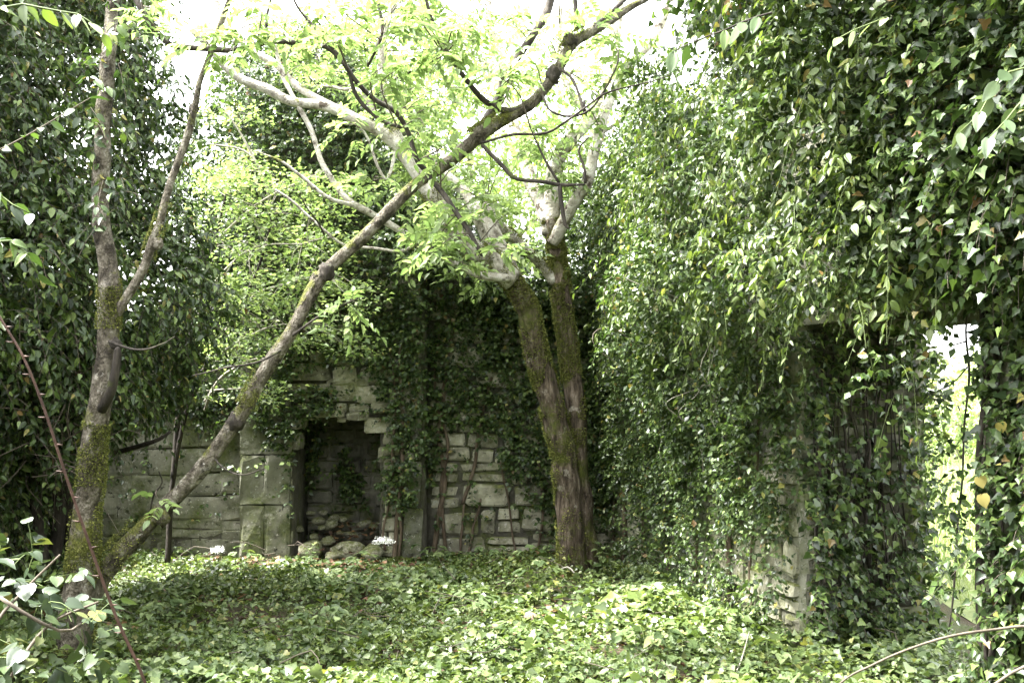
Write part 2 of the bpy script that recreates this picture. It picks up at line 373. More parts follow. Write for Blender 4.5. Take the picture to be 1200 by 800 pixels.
def shoots(pos, nrm, k=9, L=.22, droop=.5, size=.06, upb=.25, spread=.8, lface=.5, lup=.6, tipdown=.35, stems=None):
    """leafy shoots growing out of a surface -> leaf arrays (and stem polylines into a Bag)"""
    n = len(pos)
    d = nz(nrm * .8 + rng.normal(0, spread * .6, (n, 3)) + UP * upb)
    Ls = L * rng.uniform(.45, 1.35, n)[:, None, None]
    t = (np.arange(k)[None, :] + rng.random((n, k))) / k
    t3 = t[..., None]
    p = pos[:, None] + Ls * (d[:, None] * t3 - UP * droop * t3 ** 2)
    tang = nz(d[:, None] - UP * 2 * droop * t3)
    side = nz(np.cross(tang, UP) + rng.normal(0, .25, (n, k, 3))) * np.where(np.arange(k) % 2, 1, -1)[None, :, None]
    tip = nz(.45 * tang + .7 * side - tipdown * UP + rng.normal(0, .3, (n, k, 3)))
    ln = nz(nrm[:, None] * lface + UP * lup + rng.normal(0, .42, (n, k, 3)))
    sz = size * rng.uniform(.55, 1.25, (n, k)) * (1.08 - .3 * t) * rng.uniform(.8, 1.2, (n, 1))
    p = p + side * (.25 * sz[..., None])
    if stems is not None:
        tt = np.linspace(0, 1, 4)[None, :, None]
        sp = pos[:, None] + Ls * (d[:, None] * tt - UP * droop * tt ** 2)
        stems.append(sp)
    return p.reshape(-1, 3), ln.reshape(-1, 3), tip.reshape(-1, 3), sz.ravel()

def stem_mesh(name, parent, mat, arrs, r=.0018):
    """all the thin shoots of one plant as three-sided stems"""
    sp = np.concatenate(arrs); n, m, _ = sp.shape
    T = nz(np.gradient(sp, axis=1)); a = nz(np.cross(T, np.array([.3, .9, .2]))); b = np.cross(T, a)
    rr = r * np.linspace(1, .5, m)[None, :, None, None]
    an = np.array([0, 2.094, 4.189])
    ring = a[:, :, None] * np.cos(an)[None, None, :, None] + b[:, :, None] * np.sin(an)[None, None, :, None]
    V = (sp[:, :, None] + ring * rr).reshape(-1, 3)
    base = (np.arange(n) * m * 3)[:, None, None] + (np.arange(m - 1) * 3)[None, :, None]; j = np.arange(3)[None, None, :]; j2 = (j + 1) % 3
    Q = np.stack([base + j, base + j2, base + 3 + j2, base + 3 + j], -1).reshape(-1, 4)
    return mesh(name, V, Q, mat, parent, 'stuff')

def cat(*arr): return [np.concatenate(a) for a in zip(*arr)]

class Wall:
    """a vertical wall plane: base point A, direction D along it, N into the room"""
    def __init__(s, A, D, N): s.A = np.array([*A, 0.]); s.D = nz(np.array([*D, 0.])); s.N = nz(np.array([*N, 0.]))
    def at(s, u, z, off): return s.A + np.asarray(u)[..., None] * s.D + np.asarray(z)[..., None] * UP + np.asarray(off)[..., None] * s.N
def pix(p): return 600 + F * p[..., 0] / p[..., 1], 454 - F * (p[..., 2] - CZ) / p[..., 1]

def scatter_wall(W, u0, u1, z0, z1, dens, thick, mask):
    n = int(dens * (u1 - u0) * (z1 - z0))
    u = rng.uniform(u0, u1, n); z = rng.uniform(z0, z1, n)
    keep = rng.random(n) < mask(u, z); u, z = u[keep], z[keep]
    th = thick(u, z)
    p = W.at(u, z, th * np.where(rng.random(len(u)) < .7, rng.uniform(.82, 1.0, len(u)), rng.uniform(.3, .82, len(u))))
    e = .06
    gu = (thick(u + e, z) - thick(u - e, z)) / (2 * e); gz = (thick(u, z + e) - thick(u, z - e)) / (2 * e)
    nn = nz(W.N[None] - np.clip(gu, -1.5, 1.5)[:, None] * W.D - np.clip(gz, -1.5, 1.5)[:, None] * UP)
    return p, nn

def scatter_blobs(blobs, dens, inner=.55, seed=0, amp=.35, freq=2.2, hemi=None):
    """points over a union of noisy ellipsoids given as (centre, radii)"""
    Pp, Nn = [], []
    for bi, (c, r) in enumerate(blobs):
        c = np.array(c, float); r = np.array(r, float)
        area = 4 * np.pi * ((r[0]*r[1])**1.6 / 3 + (r[0]*r[2])**1.6 / 3 + (r[1]*r[2])**1.6 / 3) ** (1/1.6)
        n = int(area * dens); d = nz(rng.normal(0, 1, (n, 3)))
        s = 1 + amp * (fbm(c + d * r * freq, seed, 3) - .5) * 2
        dep = np.where(rng.random(n) < .75, rng.uniform(.86, 1.0, n), rng.uniform(inner, .86, n))
        p = c + d * r * (s * dep)[:, None]
        nn = nz(d / r)
        ok = p[:, 2] > .05
        for bj, (c2, r2) in enumerate(blobs):
            if bj != bi: ok &= (((p - np.array(c2)) / np.array(r2)) ** 2).sum(1) > .55
        if hemi is not None: ok &= hemi(p, nn)
        Pp.append(p[ok]); Nn.append(nn[ok])
    return np.concatenate(Pp), np.concatenate(Nn)

# ================================================================ THE SETTING
def gz(x, y):
    p = np.stack([np.asarray(x) * .9, np.asarray(y) * .9, np.zeros_like(np.asarray(x, float))], -1)
    return .16 * (fbm(p, 3, 3) - .5)
def rightX(Y): return 3.1 - .2256 * Y

def grid_sheet(name, xs, ys, zf, mat):
    X, Yg = np.meshgrid(xs, ys); Z = zf(X, Yg)
    V = np.stack([X, Yg, Z], -1).reshape(-1, 3); nx, ny = len(xs), len(ys)
    i = (np.arange(ny - 1)[:, None] * nx + np.arange(nx - 1)[None, :])
    Q = np.stack([i, i + 1, i + nx + 1, i + nx], -1).reshape(-1, 4)
    return mesh(name, V, Q, mat)
far_ = np.array([8, 10, 13, 17, 23, 32, 50, 80, 130, 220, 400.])
xs = np.r_[-far_[::-1], np.arange(-6.6, 6.7, .12), far_]
ys = np.r_[-far_[::-1], np.arange(-6.6, 6.7, .12), np.arange(6.8, 14, .14), np.array([15, 17, 20, 25, 32, 50, 80, 130, 220, 400.])]
g = grid_sheet('ground', xs, ys, gz, M['soil'])
tag(g, 'dark soil floor of the ruin under the weeds', 'ground', kind='structure')
# the field outside the doorway
gx = np.r_[np.arange(3.2, 12, .3), np.arange(12, 60, 4.)]; gy = np.r_[np.arange(-6, 16, .3), np.arange(16, 70, 4.)]
def meadow_z(x, y): return gz(x, y) + .004 + np.clip((x - 3.2) * .12, 0, .5)
md = grid_sheet('meadow', gx, gy, meadow_z, M['meadow'])
tag(md, 'sunlit rough grass ground outside the doorway', 'ground', kind='structure')

def slab(name, W, u0, u1, z0, ztop, off_f, off_b, mat, parent, res=.11, amp=.03, seed=0):
    """a rough piece of wall: front at off_f, back at off_b, uneven top ztop(u)"""
    nu = max(2, int((u1 - u0) / res)); us = np.linspace(u0, u1, nu + 1)
    zt = ztop(us) if callable(ztop) else np.full(nu + 1, ztop)
    nzv = max(2, int((zt.max() - z0) / res)); ts = np.linspace(0, 1, nzv + 1)
    prof = []
    for t in ts: prof.append((t, off_f))
    for k in range(1, 4): prof.append((1.0, off_f + (off_b - off_f) * k / 4))
    for t in ts[::-1]: prof.append((t, off_b))
    V = []
    for i, u in enumerate(us):
        for (t, of) in prof: V.append((u, z0 + (zt[i] - z0) * t, of))
    V = np.array(V)
    p = W.at(V[:, 0], V[:, 1], V[:, 2])
    d = (np.stack([fbm(p * 3.1, seed + k, 3) for k in range(3)], -1) - .5) * 2 * amp
    d[:, 2] *= (V[:, 1] > z0 + .05)
    p = p + d
    m = len(prof); Q = []
    for i in range(nu):
        for j in range(m - 1): Q.append([i*m + j, (i+1)*m + j, (i+1)*m + j + 1, i*m + j + 1])
    Q.append([j for j in range(m)]); Q.append([nu*m + j for j in range(m)][::-1])
    return mesh(name, p, Q, mat, parent)

def stone(W, u, z, w, h, off, depth, mat, parent, name='stone', rough=.16, bulge=.010, cut=.16, drop=.014):
    """one dressed or rubble block: rounded uneven front face, sides running back into the wall"""
    n = 4
    c = np.array([-1, -.72, .72, 1]) if w * h > .02 else np.linspace(-1, 1, n); U, Vv = np.meshgrid(c, c); U = U.ravel(); Vv = Vv.ravel()
    edge = np.maximum(np.abs(U), np.abs(Vv)) > .99
    corner = (np.abs(U) > .99) & (np.abs(Vv) > .99)
    hu = U * (1 - rng.uniform(0, rough, n*n) * edge - rng.uniform(0, cut, n*n) * corner) * w / 2
    hv = Vv * (1 - rng.uniform(0, rough * 1.3, n*n) * edge - rng.uniform(0, cut, n*n) * corner) * h / 2
    tl = rng.normal(0, .05); hu, hv = hu - hv * tl, hv + hu * tl * .5
    fo = off + np.where(edge, -rng.uniform(.1, 1, n*n) * drop, rng.normal(bulge * .6, .006, n*n))
    fv = W.at(u + hu, z + hv, fo)
    loop = [0, 1, 2, 3, 7, 11, 15, 14, 13, 12, 8, 4]
    bv = W.at(u + hu[loop], z + hv[loop], np.full(12, off - depth))
    V = np.vstack([fv, bv]); Q = []
    for j in range(n - 1):
        for i in range(n - 1): Q.append([j*n + i, j*n + i + 1, (j+1)*n + i + 1, (j+1)*n + i])
    for k in range(12): Q.append([loop[k], 16 + k, 16 + (k + 1) % 12, loop[(k + 1) % 12]])
    o = mesh(name, V, Q, mat, parent, smooth=False)
    return o

def courses(W, u0, u1, z0, z1, off, mat, parent, hh=(.10, .19), ww=(.14, .42), gap=.010, depth=.10, skip=None, proud=.03, rough=.16, cut=.16, drop=.014):
    z = z0
    while z < z1:
        h = random.uniform(*hh); u = u0 + random.uniform(-.1, .05)
        while u < u1:
            w = random.uniform(*ww) * (1.15 if h > .15 else .9)
            uc, zc = u + w / 2, z + h / 2 + .02 * math.sin(u * 3 + z * 5)
            a, b = max(u, u0), min(u + w, u1)
            if b - a > .06 and not (skip and skip(uc, zc)):
                if h > .17 and random.random() < .35:
                    for s in (-1, 1):
                        stone(W, (a+b)/2, zc + s * h * .25, b - a - gap, h * .5 - gap, off + random.uniform(-.012, proud), depth, mat, parent, rough=rough, cut=cut, drop=drop)
                else:
                    stone(W, (a+b)/2, zc, b - a - gap, h - gap, off + random.uniform(-.012, proud), depth, mat, parent, rough=rough, cut=cut, drop=drop)
            u += w
        z += h

# ---- the end wall with the fireplace
WB = Wall((0, 9.5), (1, 0), (0, -1))
bw = empty('ruined_wall', (-.9, 9.6, 0), 'roofless stone end wall with a fireplace recess, half hidden by ivy', 'wall')
gX = np.array([-4.9, -3.3, -2.75, -2.4, -1.6, -1.0, -.35, .3, 1.6]); gZ = np.array([2.1, 2.3, 3.6, 4.4, 4.4, 3.5, 2.75, 2.6, 2.9])
def gable(u): return np.interp(u, gX, gZ) + .1 * (fbm(np.stack([u * 3, 0 * u, 0 * u], -1), 9, 2) - .5)
OP0, OP1, OPZ = -2.03, -1.22, 1.33
c_left = slab('wall_core', WB, -4.9, -2.52, -.3, gable, 0, -.7, M['mortar'], bw, seed=1)
c_jl = slab('wall_core', WB, -2.52, OP0, -.3, OPZ, .25, -.7, M['mortar'], bw, seed=2)
c_jr = slab('wall_core', WB, OP1, -.81, -.3, OPZ, .25, -.7, M['mortar'], bw, seed=3)
c_top = slab('wall_core', WB, -2.52, -.81, OPZ - .02, gable, .245, -.7, M['mortar'], bw, seed=4)
c_rec = slab('recess_back', WB, OP0 - .1, OP1 + .1, -.3, OPZ + .1, -.42, -.74, M['recess_dark'], bw, seed=5)
c_right = slab('wall_core', WB, -.81, 1.7, -.3, gable, 0, -.7, M['mortar'], bw, seed=6)
courses(WB, -.79, 1.05, .02, 2.55, .02, M['stone'], c_right, (.12, .25), (.13, .52))
courses(WB, -2.5, -.83, OPZ + .01, 2.5, .27, M['stone'], c_top, (.10, .19), (.16, .45), proud=.05)
courses(WB, OP1 + .005, -1.03, .02, OPZ, .27, M['stone'], c_jr, (.10, .17), (.13, .24), proud=.04)
courses(WB, OP0 - .06, OP1 + .06, .05, OPZ, -.40, M['recess_dark'], c_rec, (.12, .2), (.16, .4), proud=.02)
courses(WB, -4.4, -2.54, .02, 1.95, .015, M['plaster'], c_left, (.14, .24), (.25, .6), gap=-.006, proud=.006, rough=.03, cut=.03, drop=.003)
courses(WB, OP0 - .13, OP0 - .0, .02, OPZ, .265, M['stone'], c_jl, (.10, .17), (.10, .16), proud=.03)
for (u, z, w, h, o) in [(-1.99, 1.27, .11, .12, .28), (-2.01, 1.10, .10, .16, .28), (-1.25, 1.25, .24, .16, .30), (-1.20, .98, .10, .15, .27),
                        (-1.70, 1.36, .30, .08, .31), (-1.42, 1.34, .22, .09, .33), (-1.16, 1.42, .28, .10, .33), (-1.52, 1.58, .42, .22, .30), (-1.85, 1.33, .10, .07, .25), (-1.58, 1.30, .09, .05, .27)]:
    stone(WB, u, z, w, h, o, .22, M['stone'], c_top)
# dressed jamb on the left of the fireplace: two columns of tall blocks, and a narrow one on the right
zz = 0.0
for k, h in enumerate([.52, .46, .40, .48]):
    for (ua, ub) in ((-2.515, -2.294), (-2.29, -2.05)):
        stone(WB, (ua+ub)/2, zz + h/2, ub - ua, h - .008, .31 + random.uniform(-.008, .008), .12, M['plaster'], c_jl, 'jamb_block', rough=.012, bulge=.004, cut=.02, drop=.004)
    zz += h
zz = 0.0
for k, h in enumerate([.5, .42, .55, .4, .5]):
    stone(WB, -.93 + random.uniform(-.01, .01), zz + h/2, .18, h - .01, .30 + random.uniform(-.01, .01), .12, M['plaster'], c_jr, 'jamb_block', rough=.06, bulge=.008, cut=.06)
    zz += h

# ---- the right-hand wall with the doorway
WR = Wall((rightX(9.5), 9.5), (.2256, -1), (-1, -.2256))
DU0, DU1, DZ, TH = 3.59, 5.19, 1.97, .845
rw = empty('ruined_wall', WR.at(3.0, 0., -.4), 'thick right-hand wall with a doorway, smothered in ivy', 'wall')
def top36(u): return 3.45 + .25 * (fbm(np.stack([u * 1.6, 0 * u, 0 * u], -1), 4, 2) - .5)
c_far = slab('wall_core', WR, -.4, DU0, -.3, top36, 0, -TH, M['plaster'], rw, seed=11)
slab('wall_core', WR, DU0, DU1, DZ + .19, top36, 0, -TH, M['plaster'], rw, seed=12)
slab('wall_core', WR, DU1, 9.0, -.3, top36, 0, -TH, M['plaster'], rw, seed=13)
slab('lintel', WR, DU0 - .16, DU1 + .15, DZ, DZ + .19, .025, -TH - .02, M['plaster'], rw, amp=.012, seed=14)
courses(WR, 2.2, 3.57, .02, 1.1, .012, M['stone'], c_far, (.14, .24), (.2, .5), proud=.03)
courses(WR, .1, 2.2, .02, 1.25, .010, M['plaster'], c_far, (.16, .26), (.25, .6), proud=.02)
WV = Wall(WR.at(DU0, 0., 0.)[:2], -WR.N[:2], WR.D[:2])      # the reveal that faces the camera
courses(WV, .02, .83, .02, 1.93, .012, M['recess_dark'], c_far, (.14, .24), (.2, .42), proud=.02)  # same darkened stone sets the reveal dark; no soot here
WN = Wall(WR.at(DU1, 0., 0.)[:2], -WR.N[:2], -WR.D[:2])     # the near reveal

# ---- the left-hand wall
WL = Wall((-4.5, 9.5), (.12, -1), (1, .12))
lw = empty('ruined_wall', (-4.6, 7.5, 0), 'left-hand stone wall glimpsed behind the dark evergreen', 'wall')
c_lw = slab('wall_core', WL, -.4, 8.5, -.3, lambda u: 2.3 + .3 * (fbm(np.stack([u * 1.6, 0*u, 0*u], -1), 14, 2) - .5), 0, -.7, M['plaster'], lw, seed=21)
courses(WL, 0.05, 2.6, .02, 1.7, .015, M['plaster'], c_lw, (.2, .3), (.35, .7), proud=.008, rough=.04, cut=.05)

# ---- unseen near end wall, added behind the viewer to hold back frontal light
WF = Wall((3.6, -1.3), (-1, 0), (0, 1))
fw = empty('ruined_wall', (-.5, -1.6, 0), 'unseen near end wall behind the viewer, added to cut frontal skylight', 'wall')
slab('wall_core', WF, 0, 8.2, -.3, lambda u: 3.3 + .4 * (fbm(np.stack([u * 1.6, 0*u, 0*u], -1), 24, 2) - .5), 0, -.7, M['plaster'], fw, res=.25, seed=31)

# ================================================================ LOOSE STONES IN AND BEFORE THE FIREPLACE
def rock_mesh(seed, flat=.7):
    bm = bmesh.new(); bmesh.ops.create_icosphere(bm, subdivisions=2, radius=1)
    co = np.array([v.co[:] for v in bm.verts])
    r_ = np.random.default_rng(seed)
    for k in range(9):
        nn = nz(r_.normal(0, 1, 3)); lim = r_.uniform(.55, .8); dd = co @ nn
        co = co - np.clip(dd - lim, 0, None)[:, None] * nn * .9
    co = co * (1 + .14 * (fbm(co * 2.5 + seed, seed, 3) - .5))[:, None]; co[:, 2] *= flat
    for v, c in zip(bm.verts, co): v.co = c
    me = bpy.data.meshes.new('rock'); bm.to_mesh(me); bm.free(); me.materials.append(M['stone'])
    me.polygons.foreach_set('use_smooth', np.ones(len(me.polygons), dtype=bool))
    return me
rocks = [rock_mesh(s) for s in range(6)]
def put_rock(loc, size, label, group=None, name='rubble_stone', me=None, rotz=None):
    o = bpy.data.objects.new(name, me or random.choice(rocks)); col.objects.link(o)
    o.location = [float(a) for a in loc]; o.scale = size; o.rotation_euler = (random.uniform(-.25, .25), random.uniform(-.25, .25), random.uniform(0, 6.3) if rotz is None else rotz)
    return tag(o, label, 'stone', group)
put_rock((-1.86, 9.18, .10), (.15, .12, .15), 'mossy rounded boulder at the left of the fireplace mouth')
put_rock((-1.50, 9.20, .09), (.19, .13, .14), 'flat grey boulder in the middle of the fireplace mouth')
put_rock((-1.26, 9.16, .09), (.14, .12, .13), 'blocky boulder at the right foot of the fireplace mouth')
for i in range(30):
    u = random.uniform(OP0 + .02, OP1 - .02); y = random.uniform(9.08, 9.74); s = random.uniform(.03, .085)
    z = .02 + max(0, (y - 9.1)) * .42 + s * .2 + .12 * math.exp(-((u + 1.9) / .2) ** 2)
    put_rock((u, y, z), (s * 1.2, s, s), 'small broken stone in the rubble heap filling the fireplace', 'rubble in the fireplace')
pr = rock_mesh(33, .75); pr.materials.clear()
M['pink'] = solid_mat('pale_pink_stone', [(.3, (.10, .075, .058)), (.7, (.25, .18, .14))], 8, 0.85, (1, 1, 1), 0.5); pr.materials.append(M['pink'])
p = P(623, 733, 6.6); put_rock((p[0], p[1], .075), (.06, .05, .05), 'pale pinkish stone lying among the weeds in mid-floor', me=pr, name='pale_stone')

# ================================================================ TREES
def twig_cluster(bag, anchors, c, r=.004, sag=.06):
    i = np.argmin(((anchors - c) ** 2).sum(1)); b = anchors[i]
    L = np.linalg.norm(c - b)
    m = (b + c) / 2 + np.array([rng.normal(0, .12), rng.normal(0, .12), .10 + sag]) * min(L, 1)
    path = spline(np.array([b, m, c]), 6)
    bag.tube(path, [r * (1 + .8 * L), r * .45], 4)
    return path

def pinnate(pos, d, n_pairs=4, L=.22, lf=.065, width=.4):
    """compound leaves at pos growing along d -> leaflet arrays"""
    n = len(pos); up = nz(UP + rng.normal(0, .35, (n, 3)))
    x = nz(np.cross(d, up)); out = []
    Ls = L * rng.uniform(.7, 1.25, n)
    for k in range(n_pairs):
        t = .3 + .62 * k / n_pairs
        base = pos + d * (Ls * t)[:, None] - UP * (.25 * Ls * t * t)[:, None]
        for s in (-1, 1):
            tip = nz(d * .55 + x * s + rng.normal(0, .14, (n, 3)) - UP * .22)
            out.append((base, nz(up + rng.normal(0, .2, (n, 3))), tip, lf * rng.uniform(.8, 1.15, n) * (1.05 - .25 * abs(t - .6))))
    base = pos + d * (Ls * .95)[:, None] - UP * (.25 * Ls)[:, None]
    out.append((base, up, nz(d - UP * .3), lf * 1.1 * rng.uniform(.85, 1.15, n)))
    rach = np.stack([pos + d * (Ls * t)[:, None] - UP * (.25 * Ls * t * t)[:, None] for t in (0, .33, .66, .95)], 1)
    return cat(*out), rach

def ash_crown(parent, anchors, centres, per=7, lf=.062, L=.21, parts=0, rad_=.12, mat='ash', name='crown'):
    bag = Bag(); Ps, Ds = [], []
    for c in centres:
        path = twig_cluster(bag, anchors, c)
        td = nz(path[-1] - path[-3])
        k = max(2, int(per * rng.uniform(.6, 1.3)))
        q = path[-1] * 1 + rng.normal(0, rad_ * .35, (k, 3))
        tsel = rng.choice([3, 4, 5], k); q = path[tsel] + rng.normal(0, .012, (k, 3))
        Ps.append(q); Ds.append(nz(td * .35 + nz(rng.normal(0, 1, (k, 3)) * np.array([1, 1, .45])) + UP * .1))
    Ps = np.concatenate(Ps); Ds = np.concatenate(Ds)
    A, rach = pinnate(Ps, Ds, L=L, lf=lf)
    bag.build('twigs', M['twig'], parent, 'stuff')
    stem_mesh('leaf_stalks', parent, M['twig_green'], [rach], .0014)
    leaves(name, parent, M[mat], T_OVAL, *A, parts=parts, aspect=.72)

def cloud(boxes):
    """random cluster centres: boxes of (x0, x1, y0, y1, Y0, Y1, n) in photograph pixels and metres"""
    out = []
    for (x0, x1, y0, y1, Y0, Y1, n) in boxes:
        for _ in range(n): out.append(P(random.uniform(x0, x1), random.uniform(y0, y1), random.uniform(Y0, Y1)))
    return out

def moss_on(parent, paths, n, size=.016, mat='moss'):
    """moss tufts: paths of (path, radii, t0, t1, side direction)"""
    Ps, Ns = [], []
    for (path, rads, t0, t1, sd_, w) in paths:
        k = int(n * w); t = rng.uniform(t0, t1, k)
        i = np.clip((t * (len(path) - 1)).astype(int), 0, len(path) - 2); f = (t * (len(path) - 1) - i)[:, None]
        c = path[i] * (1 - f) + path[i+1] * f; r = np.interp(t, np.linspace(0, 1, len(rads)), rads)
        T = nz(path[i+1] - path[i]); v = nz(rng.normal(0, 1, (k, 3)) + np.array(sd_) * .8); v = nz(v - T * (v * T).sum(1, keepdims=True))
        p_ = c + v * (r * rng.uniform(.98, 1.12, k) + .004)[:, None]
        ok = fbm(p_ * 6, 77, 2) > .47
        Ps.append(p_[ok]); Ns.append(v[ok])
    Ps = np.concatenate(Ps); Ns = np.concatenate(Ns); n = len(Ps)
    leaves('moss', parent, M[mat], T_KITE, Ps, nz(rng.normal(0, 1, (n, 3)) + Ns * .4), nz(Ns + rng.normal(0, .5, (n, 3)) - UP * .1), size * rng.uniform(.5, 1.3, n))

# ---- central ash tree
ta = empty('ash_tree', P(672, 676, 8.4) * np.array([1, 1, 0]), 'mossy twin-stemmed ash tree in the middle, its pale limbs forking above head height', 'tree')
def limb(name, pts, rads, mat, parent, sides=10, bump=.12, seed=0, step=.05, freq=7):
    q = PP(pts); L_ = np.linalg.norm(np.diff(q, axis=0), axis=1).sum(); path = spline(q, max(4, int(L_ / step)))
    amp = .010 + .22 * min(rads)      # natural wander of the wood
    w_ = np.stack([fbm(path * 4.5, seed + 50 + k, 2) for k in range(3)], -1) - .5
    w_ = w_ * np.minimum(np.arange(len(path)), 12)[:, None] / 12.0
    return tube(name, path + w_ * 2 * amp, rads, M[mat], parent, sides, step, bump, freq, seed, raw=True)
anch = []
o, pl = limb('trunk', [(673, 705, 8.4), (671, 650, 8.4), (665, 560, 8.38), (650, 490, 8.35), (635, 430, 8.3), (622, 380, 8.25), (613, 348, 8.2), (597, 325, 8.1), (570, 303, 8.0)],
             [.150, .118, .104, .100, .094, .090, .086, .082, .074], 'bark', ta, 36, .18, 3, .022)
trA = o; PA1 = pl
o, pr_ = limb('trunk', [(690, 705, 8.52), (687, 650, 8.5), (679, 560, 8.48), (674, 480, 8.48), (667, 420, 8.5), (659, 350, 8.5), (652, 300, 8.5), (647, 258, 8.5)],
              [.13, .10, .082, .078, .078, .078, .078, .074], 'bark', ta, 32, .18, 8, .022)
trA2 = o; PA2 = pr_
for k, (pts, rr) in enumerate([
    ([(600, 328, 8.1), (570, 303, 8.0), (545, 285, 7.9), (524, 262, 7.85), (506, 226, 7.8), (485, 195, 7.78), (462, 166, 7.75), (430, 147, 7.7), (393, 128, 7.7), (366, 122, 7.7), (340, 118, 7.7), (310, 103, 7.7), (280, 90, 7.7), (255, 68, 7.7), (225, 35, 7.7)],
     [.095, .088, .08, .076, .070, .062, .052, .044, .040, .038, .037, .035, .034, .03, .025]),
    ([(400, 130, 7.7), (375, 118, 7.75), (345, 98, 7.8), (320, 74, 7.85), (290, 55, 7.9), (265, 25, 7.95), (240, -30, 8)], [.036, .03, .028, .028, .026, .024, .02]),
    ([(604, 335, 8.15), (590, 300, 8.2), (577, 270, 8.22), (568, 236, 8.25)], [.085, .07, .062, .05]),
    ([(598, 322, 8.2), (575, 285, 8.4), (550, 232, 8.6), (535, 215, 8.65), (516, 203, 8.7)], [.06, .055, .048, .045, .05]),
    ([(650, 330, 8.5), (633, 308, 8.45), (610, 285, 8.4), (583, 258, 8.4)], [.05, .042, .036, .034]),
    ([(646, 268, 8.5), (632, 232, 8.6), (618, 200, 8.7), (602, 150, 8.9), (588, 95, 9.1), (575, 30, 9.3), (566, -50, 9.5)], [.075, .065, .058, .05, .042, .036, .03]),
    ([(646, 275, 8.5), (648, 225, 8.5), (655, 188, 8.5), (672, 160, 8.5), (695, 135, 8.6), (714, 95, 8.7), (722, 40, 8.8), (728, -60, 8.9)], [.08, .07, .066, .062, .056, .05, .045, .038]),
    ([(648, 285, 8.45), (668, 245, 8.35), (688, 212, 8.3), (698, 170, 8.3), (712, 120, 8.3), (735, 80, 8.3), (768, 40, 8.3), (800, -30, 8.3)], [.06, .05, .05, .048, .046, .046, .044, .036]),
    ([(598, 326, 8.0), (562, 322, 7.9), (530, 307, 7.85), (490, 283, 7.8), (455, 262, 7.75), (420, 243, 7.7), (400, 225, 7.7), (380, 195, 7.7), (362, 150, 7.7), (346, 120, 7.7), (330, 85, 7.7), (318, 40, 7.7)],
     [.036, .032, .030, .028, .027, .026, .022, .021, .02, .018, .016, .012]),
    ([(416, 241, 7.7), (385, 232, 7.6), (355, 208, 7.55), (332, 190, 7.5), (300, 178, 7.45)], [.018, .015, .013, .010, .006]),
    ([(492, 284, 7.8), (470, 294, 7.7), (440, 291, 7.65), (405, 288, 7.6), (380, 270, 7.5), (345, 238, 7.45), (322, 222, 7.4)], [.014, .013, .012, .011, .011, .010, .008]),
    ([(466, 170, 7.75), (452, 210, 7.7), (430, 160, 7.65), (422, 150, 7.6)], [.014, .012, .010, .006]),
    ([(455, 162, 7.75), (425, 110, 7.9), (400, 105, 8.0), (370, 100, 8.1)], [.02, .016, .014, .008]),
    ([(470, 172, 7.75), (455, 120, 7.8), (447, 60, 7.85), (462, 0, 7.9), (468, -60, 7.9)], [.04, .035, .032, .028, .024]),
    ([(690, 140, 8.6), (660, 90, 8.7), (655, 40, 8.8), (660, -40, 8.9)], [.03, .025, .022, .018]),
    ([(700, 160, 8.3), (745, 125, 8.2), (765, 80, 8.1), (800, 60, 8.0)], [.018, .014, .010, .006]),
    ]):
    o, q = limb('limb' if rr[0] > .04 else 'branch', pts, rr, 'bark_pale', trA if k in (0, 1, 2, 3, 8, 9, 10, 11, 12, 13) else trA2, 14 if rr[0] > .04 else 8, .13, 30 + k, .04); anch.append(q)
moss_on(ta, [(PA1, [.14, .115, .102, .097, .09, .085, .075], .05, .5, (-.9, -.4, 0), .35), (PA1, [.14, .115, .102, .097, .09, .085, .075], .45, 1.0, (.2, -.3, .9), .35),
             (PA2, [.125, .095, .08, .078, .078, .074], .35, .8, (-.3, -.9, 0), .40), (PA2, [.125, .095, .08, .078, .078, .074], .78, 1.0, (-.2, -.9, .2), .35),
             (anch[0], [.09, .07, .06, .04], .02, .3, (0, -.2, 1), .25), (anch[2], [.08, .06, .05], .0, .6, (-.3, -.9, 0), .25), (anch[5], [.07, .06], 0, .2, (0, -1, 0), .12), (anch[4], [.05, .04], .1, 1, (0, -.3, 1), .1)], 34000, .013)
AA = np.concatenate(anch)
ash_crown(ta, AA, cloud([(280, 430, 10, 110, 7.6, 9.0, 16), (420, 560, 0, 120, 7.4, 9.2, 34), (470, 600, 120, 260, 7.6, 9.2, 26), (560, 700, 10, 130, 7.8, 9.4, 20), (610, 700, 150, 250, 7.8, 8.8, 20),
                         (470, 560, 250, 330, 7.5, 8.2, 14), (400, 480, 120, 240, 7.5, 8.4, 12), (690, 780, 80, 170, 8.0, 8.8, 14), (480, 620, 300, 350, 8.0, 8.6, 6),
                         (300, 800, -220, 0, 7.4, 9.6, 30)]), per=7, lf=.062, L=.21, parts=60)

